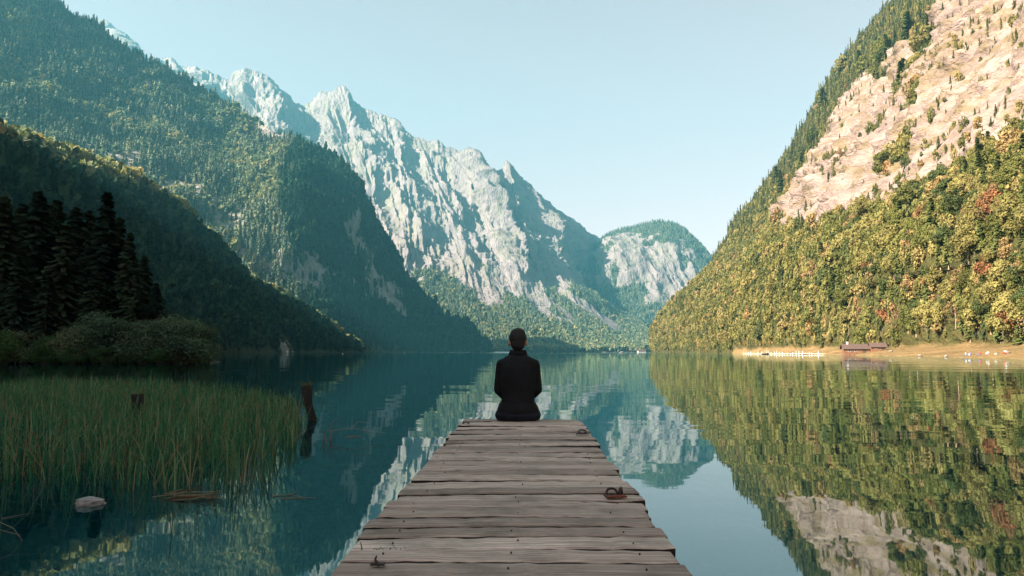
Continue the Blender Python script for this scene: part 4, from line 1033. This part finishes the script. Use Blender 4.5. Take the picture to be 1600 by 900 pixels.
# ================================================================== PERSON at the end of the jetty
def caps(m, a, b, ra, rb, n=12, flat=None):
    """tapered capsule as a closed volume"""
    a, b = Vector(a), Vector(b); d = (b - a); L = d.length; t = d.normalized()
    pts, rad = [], []
    for q in (-0.98, -0.75, -0.4, 0.0): pts.append(a + t * ra * q); rad.append(ra * math.sqrt(max(1 - q * q, 0.02)))
    for q in (0.0, 0.4, 0.75, 0.98): pts.append(b + t * rb * q); rad.append(rb * math.sqrt(max(1 - q * q, 0.02)))
    m.tube(pts, rad, n)
def rings(m, R_, n=24, sq=2.3):
    """stack of superellipse rings: (cx, cy, z, half width, half depth)"""
    V = []
    for cx, cy, z, w, d in R_:
        for k in range(n):
            t = 2 * math.pi * k / n; c, s = math.cos(t), math.sin(t)
            V.append((cx + w * math.copysign(abs(c) ** (2 / sq), c), cy + d * math.copysign(abs(s) ** (2 / sq), s), z))
    F = []
    for i in range(len(R_) - 1):
        for k in range(n): F.append((i * n + k, i * n + (k + 1) % n, (i + 1) * n + (k + 1) % n, (i + 1) * n + k))
    F.append(tuple(range(n - 1, -1, -1))); F.append(tuple((len(R_) - 1) * n + k for k in range(n)))
    m.add(V, F)
def ball(m, c, rx, ry, rz, n=16):
    rings(m, [(c[0], c[1], c[2] + rz * math.sin(a), rx * math.cos(a), ry * math.cos(a)) for a in np.linspace(-1.53, 1.53, 11)], n, 2.0)
def blend(o, voxel, smooth=6):
    r = o.modifiers.new("join", 'REMESH'); r.mode = 'VOXEL'; r.voxel_size = voxel; r.use_smooth_shade = True
    s = o.modifiers.new("soft", 'SMOOTH'); s.factor = 0.5; s.iterations = smooth
    return o

TORSO = [(0, -0.01, 0.005, 0.150, 0.10), (0, -0.01, 0.05, 0.172, 0.125), (0, -0.01, 0.10, 0.165, 0.125), (0, -0.012, 0.16, 0.145, 0.11), (0, -0.018, 0.24, 0.138, 0.10), (0, -0.02, 0.33, 0.150, 0.105), (0, -0.015, 0.42, 0.155, 0.115), (0, -0.005, 0.50, 0.158, 0.112), (0, 0.005, 0.555, 0.145, 0.09), (0, 0.014, 0.59, 0.122, 0.078), (0, 0.026, 0.63, 0.058, 0.056)]
def grow(T, a): return [(x, y, z, w + a, d + a) for x, y, z, w, d in T]

def person_parts(legs, voxel, mats, label, loc, rz=0.0, detail=True, group=None):
    skin, coat, pants, hairm, shoem = mats
    sh = [(s * 0.147, 0.0, 0.520) for s in (-1, 1)]; el = [(s * 0.176, 0.03, 0.29) for s in (-1, 1)]; wr = [(s * 0.105, 0.25, 0.185) for s in (-1, 1)]
    m = MB(); rings(m, TORSO)
    caps(m, (0, 0.022, 0.58), (0, 0.035, 0.70), 0.056, 0.054)
    ball(m, (0, 0.035, 0.762), 0.078, 0.096, 0.098); ball(m, (0, 0.065, 0.707), 0.052, 0.062, 0.062)          # skull, jaw
    caps(m, (0, 0.128, 0.757), (0, 0.142, 0.730), 0.009, 0.014)                                             # nose
    caps(m, (-0.022, 0.117, 0.689), (0.022, 0.117, 0.689), 0.008, 0.008)                                      # mouth
    for i, s in enumerate((-1, 1)):
        ball(m, (s * 0.083, 0.025, 0.732), 0.012, 0.020, 0.033); ball(m, (s * 0.03, 0.118, 0.764), 0.013, 0.010, 0.010)   # ear, eye
        caps(m, sh[i], el[i], 0.050, 0.040); caps(m, el[i], wr[i], 0.040, 0.027)
        hp = Vector(wr[i]); fw = Vector((-s * 0.30, 0.92, -0.25)).normalized(); sd_ = Vector((s, 0.3, 0)).normalized(); dn = Vector((0, 0, -1))
        for q in (-1.2, -0.4, 0.4, 1.2): caps(m, hp + fw * 0.02 + sd_ * 0.014 * q, hp + fw * 0.085 + sd_ * 0.019 * q, 0.016, 0.0145, 8)      # palm
        for q, L in ((-1.5, 0.066), (-0.5, 0.076), (0.5, 0.071), (1.5, 0.056)):
            k0 = hp + fw * 0.085 + sd_ * 0.019 * q; k1 = k0 + fw * L * 0.52 + dn * 0.006; k2 = k1 + fw * L * 0.32 + dn * 0.02; k3 = k2 + fw * L * 0.18 + dn * 0.017
            caps(m, k0, k1, 0.0095, 0.0088, 8); caps(m, k1, k2, 0.0088, 0.008, 8); caps(m, k2, k3, 0.008, 0.007, 8)
        t0 = hp + fw * 0.03 - sd_ * 0.02; t1 = t0 + fw * 0.035 - sd_ * 0.03 + dn * 0.008; t2 = t1 + fw * 0.032 - sd_ * 0.008 + dn * 0.012
        caps(m, t0, t1, 0.013, 0.0105, 8); caps(m, t1, t2, 0.0105, 0.008, 8)
        hip, kn, an, toe = legs(s)
        caps(m, hip, kn, 0.082, 0.056); caps(m, kn, an, 0.054, 0.036); caps(m, an, toe, 0.036, 0.03)
    o = m.build("person", skin, None, True); o.location = loc; o.rotation_euler = (0, 0, rz); tag(o, label, "person", group); blend(o, voxel, 3)
    j = MB(); rings(j, grow(TORSO[1:-1], 0.016) + [(0, 0.020, 0.618, 0.088, 0.078), (0, 0.026, 0.655, 0.074, 0.070)])
    for i, s in enumerate((-1, 1)): caps(j, sh[i], el[i], 0.064, 0.058); caps(j, (el[i][0], el[i][1], el[i][2]), wr[i], 0.057, 0.040)
    jo = blend(j.build("jacket", coat, o, True), voxel, 4)
    if detail:
        c = MB(); rings(c, [(0, 0.020, 0.612, 0.094, 0.084), (0, 0.024, 0.645, 0.084, 0.078), (0, 0.028, 0.666, 0.078, 0.073), (0, 0.028, 0.665, 0.070, 0.066)], 28, 2.0); c.build("collar", coat, jo, True)
        h = MB(); rings(h, [(0, 0.0, 0.075, 0.205, 0.155), (0, -0.004, 0.115, 0.196, 0.150), (0, -0.008, 0.165, 0.168, 0.130)], 28); blend(h.build("hem", coat, jo, True), voxel, 2)
    t = MB(); rings(t, [(0, 0.0, 0.004, 0.205, 0.135), (0, 0.0, 0.045, 0.222, 0.155), (0, 0.0, 0.09, 0.205, 0.145), (0, -0.005, 0.14, 0.165, 0.122)])
    for s in (-1, 1):
        hip, kn, an, toe = legs(s); caps(t, hip, kn, 0.098, 0.072); caps(t, kn, Vector(kn).lerp(Vector(an), 0.92), 0.070, 0.054)
    blend(t.build("trousers", pants, o, True), voxel, 3)
    hr = MB()
    ball(hr, (0, 0.026, 0.778), 0.086, 0.104, 0.094); ball(hr, (0, -0.020, 0.722), 0.071, 0.056, 0.066); ball(hr, (0, 0.03, 0.827), 0.070, 0.088, 0.052)
    V = np.array(hr.v); V += unit(V - np.array([0, 0.03, 0.79])) * (fbm(V, (0.02, 0.02, 0.05), 2, 3) * 0.004)[:, None]
    keep = MB(); keep.v = [tuple(v) for v in V]; keep.f = hr.f
    ho = blend(keep.build("hair", hairm, o, True), voxel, 2)
    for s in (-1, 1):
        hip, kn, an, toe = legs(s); sh_ = MB(); caps(sh_, Vector(an) + Vector((0, -0.02, -0.012)), Vector(toe) + Vector((0, 0.01, -0.004)), 0.047, 0.040); blend(sh_.build("shoe", shoem, o, True), voxel, 2)
    return o

def cloth(name, col, rough=0.85, bump=0.25):
    n = NT(name); c = n.coord(); w = n.noise(c, 9, 4); f = n.noise(c, 300, 2)
    return n.principled(n.ramp(w, [(0.3, tuple(x * 0.7 for x in col)), (0.7, tuple(x * 1.3 for x in col))]), rough, n.bump(n.math('ADD', n.math('MULTIPLY', w, 0.02), n.math('MULTIPLY', f, 0.0006)), 0.8, 1.0), 0.2)
skin = simple("skin", (0.42, 0.25, 0.18), 0.6, 0.1, 20, 0.1)
hairm = simple("dark_hair", (0.013, 0.011, 0.010), 0.7, 0.5, 60, 0.5)
def hang(s): return (s * 0.095, 0.02, 0.085), (s * 0.125, 0.43, 0.095), (s * 0.115, 0.47, -0.30), (s * 0.125, 0.60, -0.345)
seat = deck_pt(809.5, 658.0)
person_parts(hang, 0.006, (skin, cloth("black_jacket", (0.0075, 0.008, 0.0095)), cloth("dark_jeans", (0.009, 0.012, 0.018)), hairm, simple("black_shoes", (0.02, 0.02, 0.02), 0.5)),
             "person in black jacket and dark trousers sitting on the end of the jetty", (seat.x, FAR - 0.17, DECK + 0.004))

# ================================================================== FAR SHORE: cabins, posts, walkers
def ground_E(X, Y):
    i = int(np.abs(Yc - Y).argmin()); xs = EG[i, :, 0]; o = np.argsort(xs)
    return float(np.interp(X, xs[o], EG[i, :, 2][o]))
def on_shore(px, Y, inland=None):
    X = (px - 800) / FPX * Y * (1 / (cT)) * 1.0
    X = P(px, 548, Y)[0]
    return Vector((X, Y, max(ground_E(X, Y), 0.05)))
log = simple("brown_log_wall", (0.15, 0.075, 0.04), 0.85, 0.35, 2, 0.4); roofm = simple("dark_shingle_roof", (0.075, 0.05, 0.042), 0.9, 0.35, 3, 0.5)
whitep = simple("white_paint", (0.42, 0.40, 0.37), 0.7, 0.08, 5, 0.1); glass = simple("dark_window", (0.02, 0.025, 0.03), 0.15, 0.2, 3, 0.0, 0.5)
def cabin(name, label, px, Y, L, D, wall_h, roof_h, chimney):
    b = on_shore(px, Y); t = empty(name, (b.x, b.y, b.z - 0.05), R(-14)); tag(t, label, "cabin", "cabins on the shore")
    m = MB(); m.box(-L / 2, L / 2, -D / 2, D / 2, -0.6, wall_h)
    for k in range(int(wall_h / 0.28)): m.box(-L / 2 - 0.03, L / 2 + 0.03, -D / 2 - 0.035, D / 2 + 0.035, 0.05 + k * 0.28, 0.24 + k * 0.28)
    for s in (-1, 1): m.add([(s * L / 2, -D / 2, wall_h), (s * L / 2, D / 2, wall_h), (s * L / 2, 0, wall_h + roof_h * 0.93), (s * (L / 2 - 0.15), -D / 2, wall_h), (s * (L / 2 - 0.15), D / 2, wall_h), (s * (L / 2 - 0.15), 0, wall_h + roof_h * 0.93)], [(0, 1, 2), (5, 4, 3), (0, 3, 4, 1), (1, 4, 5, 2), (2, 5, 3, 0)])
    m.build("wall", log, t)
    o = 0.55; e = -0.25; r = MB()
    for s in (-1, 1):
        q = [(-L / 2 - o, s * (D / 2 + o), wall_h + e), (L / 2 + o, s * (D / 2 + o), wall_h + e), (L / 2 + o, 0, wall_h + roof_h), (-L / 2 - o, 0, wall_h + roof_h)]
        r.add(q + [(x, y, z + 0.14) for x, y, z in q], [(0, 1, 2, 3), (7, 6, 5, 4), (0, 4, 5, 1), (1, 5, 6, 2), (2, 6, 7, 3), (3, 7, 4, 0)])
    ro = r.build("roof", roofm, t)
    if chimney: MB().box(-L * 0.36, -L * 0.36 + 0.6, -0.45, 0.15, wall_h + roof_h * 0.6, wall_h + roof_h + 0.75).box(-L * 0.36 - 0.06, -L * 0.36 + 0.66, -0.51, 0.21, wall_h + roof_h + 0.76, wall_h + roof_h + 0.86).build("chimney", whitep, ro)
    d = MB().box(L * 0.22, L * 0.22 + 0.95, -D / 2 - 0.07, -D / 2 - 0.04, 0.02, min(1.8, wall_h - 0.1)).build("door", dark_wood, t)
    MB().box(L * 0.22 + 0.78, L * 0.22 + 0.84, -D / 2 - 0.12, -D / 2 - 0.072, 0.85, 0.95).build("handle", iron, d)
    for x in ((-L * 0.3, -L * 0.05) if L > 5 else (-L * 0.2,)):
        f = MB(); f.box(x - 0.42, x + 0.42, -D / 2 - 0.075, -D / 2 - 0.045, 0.7, 0.78).box(x - 0.42, x + 0.42, -D / 2 - 0.075, -D / 2 - 0.045, 1.32, 1.4).box(x - 0.42, x - 0.34, -D / 2 - 0.07, -D / 2 - 0.045, 0.78, 1.32).box(x + 0.34, x + 0.42, -D / 2 - 0.07, -D / 2 - 0.045, 0.78, 1.32)
        w = f.build("window", whitep, t); MB().box(x - 0.34, x + 0.34, -D / 2 - 0.055, -D / 2 - 0.046, 0.78, 1.32).build("pane", glass, w)
    return t
cabin("boathouse", "larger dark roofed log cabin with a white chimney by the sunny shore", 1337, 272, 8.2, 5.5, 1.8, 1.5, True)
cabin("shed", "small dark roofed log shed beside the larger cabin", 1371, 268, 4.4, 4.0, 1.5, 1.2, False)

r6 = np.random.default_rng(23)
pm = MB().tube([(0, 0, -1.2), (0, 0, 0.6), (0, 0, 1.5)], [0.2, 0.19, 0.17], 8); pm.tube([(0, 0, 1.5), (0, 0, 1.56)], [0.21, 0.2], 8); post_me = raw_mesh("mooring_post", pm.v, pm.f, whitep)
px = 1164.0; i = 0
while px < 1283:
    Y = float(np.interp(px, [1160, 1200, 1240, 1285], [452, 395, 350, 312])); X = P(px, 550, Y)[0]
    t = link("mooring_post", post_me, None, (X - 1.0, Y, 0), 0); t.rotation_euler = (r6.normal(0, 0.05), r6.normal(0, 0.07), 0); s = r6.uniform(0.45, 1.15); t.scale = (r6.uniform(0.6, 1.2),) * 2 + (s,)
    tag(t, "white post in the row standing along the water line beside the cabins", "post", "white posts along the sunny shore")
    px += r6.uniform(2.4, 5.5) + (6 if r6.random() < 0.15 else 0)
# low board deck behind the posts
m = MB()
for k in range(8):
    a, b = 1160 + k * 15.5, 1160 + (k + 1) * 15.5 - 0.6
    Ya, Yb = (float(np.interp(q, [1160, 1200, 1240, 1285], [452, 395, 350, 312])) for q in (a, b)); xa, xb = P(a, 550, Ya)[0] + 0.6, P(b, 550, Yb)[0] + 0.6
    V = [(xa, Ya, 0.25), (xb, Yb, 0.25), (xb + 1.6, Yb, 0.25), (xa + 1.6, Ya, 0.25), (xa, Ya, 0.5), (xb, Yb, 0.5), (xb + 1.6, Yb, 0.5), (xa + 1.6, Ya, 0.5)]
    m.add(V, [(3, 2, 1, 0), (4, 5, 6, 7), (0, 1, 5, 4), (1, 2, 6, 5), (2, 3, 7, 6), (3, 0, 4, 7)])
pier = empty("shore_pier", (0, 0, 0)); tag(pier, "long low pale board walk along the water behind the white posts", "pier"); m.build("deck", simple("pale_boards", (0.5, 0.44, 0.36), 0.85), pier)
m = MB()
for k in range(17):
    a = 1161 + k * 7.5; Y = float(np.interp(a, [1160, 1200, 1240, 1285], [452, 395, 350, 312])); X = P(a, 550, Y)[0]; m.tube([(X + 1.2, Y, -1.5), (X + 1.2, Y, 0.25)], 0.12, 6)
m.build("piles", dark_wood, pier)

# rowing boat by the posts, motor boat far out, buoys
def boat(name, label, loc, rz, L, Wd, H, colr, cab):
    t = empty(name, loc, rz); tag(t, label, "boat"); S_ = []
    for f in np.linspace(0, 1, 11):
        w = Wd / 2 * (1 - max(0, (f - 0.45) / 0.55) ** 2.2) * (0.82 + 0.18 * min(1, f * 3)); sheer = H * (0.85 + 0.35 * f * f); x = -L / 2 + L * f
        S_.append([(x, -w, sheer), (x, -w * 0.82, sheer * 0.3), (x, 0, -0.12 + 0.25 * f ** 4), (x, w * 0.82, sheer * 0.3), (x, w, sheer), (x, w * 0.86, sheer - 0.02), (x, w * 0.6, 0.12), (x, 0, 0.08), (x, -w * 0.6, 0.12), (x, -w * 0.86, sheer - 0.02)])
    V = [q for s in S_ for q in s]; F = [(i * 10 + k, i * 10 + (k + 1) % 10, (i + 1) * 10 + (k + 1) % 10, (i + 1) * 10 + k) for i in range(10) for k in range(10)] + [tuple(range(9, -1, -1)), tuple(100 + k for k in range(10))]
    MB().add(V, [f[::-1] for f in F]).build("hull", colr, t)
    if cab:
        c = MB().box(-L * 0.22, L * 0.14, -Wd * 0.34, Wd * 0.34, 0.12, H + 0.9).build("cabin", whitep, t)
        MB().box(-L * 0.26, L * 0.18, -Wd * 0.40, Wd * 0.40, H + 0.905, H + 1.0).build("roof", whitep, c)
        for s in (-1, 1): MB().box(-L * 0.18, L * 0.10, s * Wd * 0.34 + (0.003 if s > 0 else -0.02), s * Wd * 0.34 + (0.02 if s > 0 else -0.003), H + 0.35, H + 0.75).build("window", glass, c)
    else:
        for x in (-0.25, 0.12): MB().box(x * L - 0.12, x * L + 0.12, -Wd * 0.42, Wd * 0.42, H * 0.62, H * 0.70).build("bench", dark_wood, t)
    return t
q = P(1209, 551, 384); boat("rowing_boat", "small dark rowing boat moored in front of the white posts", (q[0] - 4, 384, 0), R(20), 4.2, 1.4, 0.5, dark_wood, False)
q = P(972, 549.5, 1250); boat("motor_boat", "small white cabin boat far out before the lake head", (q[0], 1250, 0), R(5), 9.5, 3.0, 1.3, whitep, True)
def buoy(px, py, r_, label):
    w = water_pt(px, py); t = empty("buoy", (w.x, w.y, 0)); tag(t, label, "buoy", "buoys on the lake"); b = MB(); ball(b, (0, 0, r_ * 0.45), r_, r_, r_ * 0.9); b.build("float", whitep, t, True); MB().tube(circ((0, 0, r_ * 1.42), r_ * 0.18, X_, Z_, 12), r_ * 0.05, 6, True).build("ring", iron, t)
buoy(535.5, 553.2, 0.42, "white buoy on the dark water before the spur")
buoy(632, 552.2, 0.35, "far pale buoy off the dark cliff foot")
# small pale house at the lake head
q = P(1000, 549, 1650); t = empty("lake_house", (q[0] + 3, 1650, 0.0), R(8)); tag(t, "tiny pale house at the water at the head of the lake", "house")
MB().box(-8, 8, -4, 4, -1, 3.6).build("wall", whitep, t); r = MB()
for s in (-1, 1):
    qd = [(-8.6, s * 4.8, 3.3), (8.6, s * 4.8, 3.3), (8.6, 0, 6.0), (-8.6, 0, 6.0)]; r.add(qd + [(x, y, z + 0.3) for x, y, z in qd], [(0, 1, 2, 3), (7, 6, 5, 4), (0, 4, 5, 1), (1, 5, 6, 2), (2, 6, 7, 3), (3, 7, 4, 0)])
r.build("roof", roofm, t)
for x in (-5, -1.5, 2, 5.5): MB().box(x - 0.6, x + 0.6, -4.06, -4.01, 1.2, 2.5).build("window", glass, t)

# people resting on the meadow, pale boulders
def rest(s): return (s * 0.095, 0.02, 0.085), (s * 0.12, 0.40, 0.34), (s * 0.11, 0.55, 0.05), (s * 0.12, 0.69, 0.04)
cl = {"white": cloth("white_shirt", (0.4, 0.38, 0.36)), "red": cloth("red_shirt", (0.4, 0.06, 0.04)), "blue": cloth("blue_shirt", (0.06, 0.1, 0.22)), "pink": cloth("pink_shirt", (0.55, 0.28, 0.24))}
for a, Y, c1, c2, lab in ((1509, 158, "white", "blue", "person in a white top and blue trousers sitting on the sunny meadow"), (1516, 156, "blue", "white", "person in a blue top and pale trousers sitting on the meadow"), (1531, 152, "red", "blue", "person in a red top sitting on the sunny meadow"), (1544, 150, "pink", "white", "person in a pink top sitting on the sunny meadow"), (1571, 145, "white", "red", "person in a white top and red trousers on the meadow by the picture edge")):
    g = on_shore(a, Y + 6); person_parts(rest, 0.014, (skin, cl[c1], cl[c2], hairm, dark_wood), lab, (g.x, g.y, g.z + 0.02), R(r6.uniform(60, 140)), False, "people on the meadow")
bm = bmesh.new(); bmesh.ops.create_icosphere(bm, subdivisions=3, radius=1); BV = np.array([v.co[:] for v in bm.verts]); BF = [[v.index for v in f.verts] for f in bm.faces]; bm.free()
m_bould = simple("pale_boulder", (0.18, 0.155, 0.13), 0.9, 0.25, 3, 0.6)
for i, (a, Y, r_, lab) in enumerate(((1573, 150, 0.55, "largest pale boulder on the meadow near the picture edge"), (1478, 172, 0.42, "pale boulder on the grass left of the resting people"), (1437, 196, 0.40, "pale boulder at the foot of the wood between shed and people"), (1392, 246, 0.5, "pale boulder on the grass just right of the small shed"), (1556, 148, 0.35, "small pale boulder between the resting people and the picture edge"))):
    g = on_shore(a, Y + 4); V = BV * (1 + 0.22 * fbm(BV + i * 7, 0.8, 3, 4)[:, None]) * np.array([1.25, 1.0, 0.7]) * r_
    tag(link("boulder", raw_mesh("boulder", V, BF, m_bould, True), None, (g.x, g.y, g.z + r_ * 0.3), i), lab, "boulder", "boulders on the meadow")
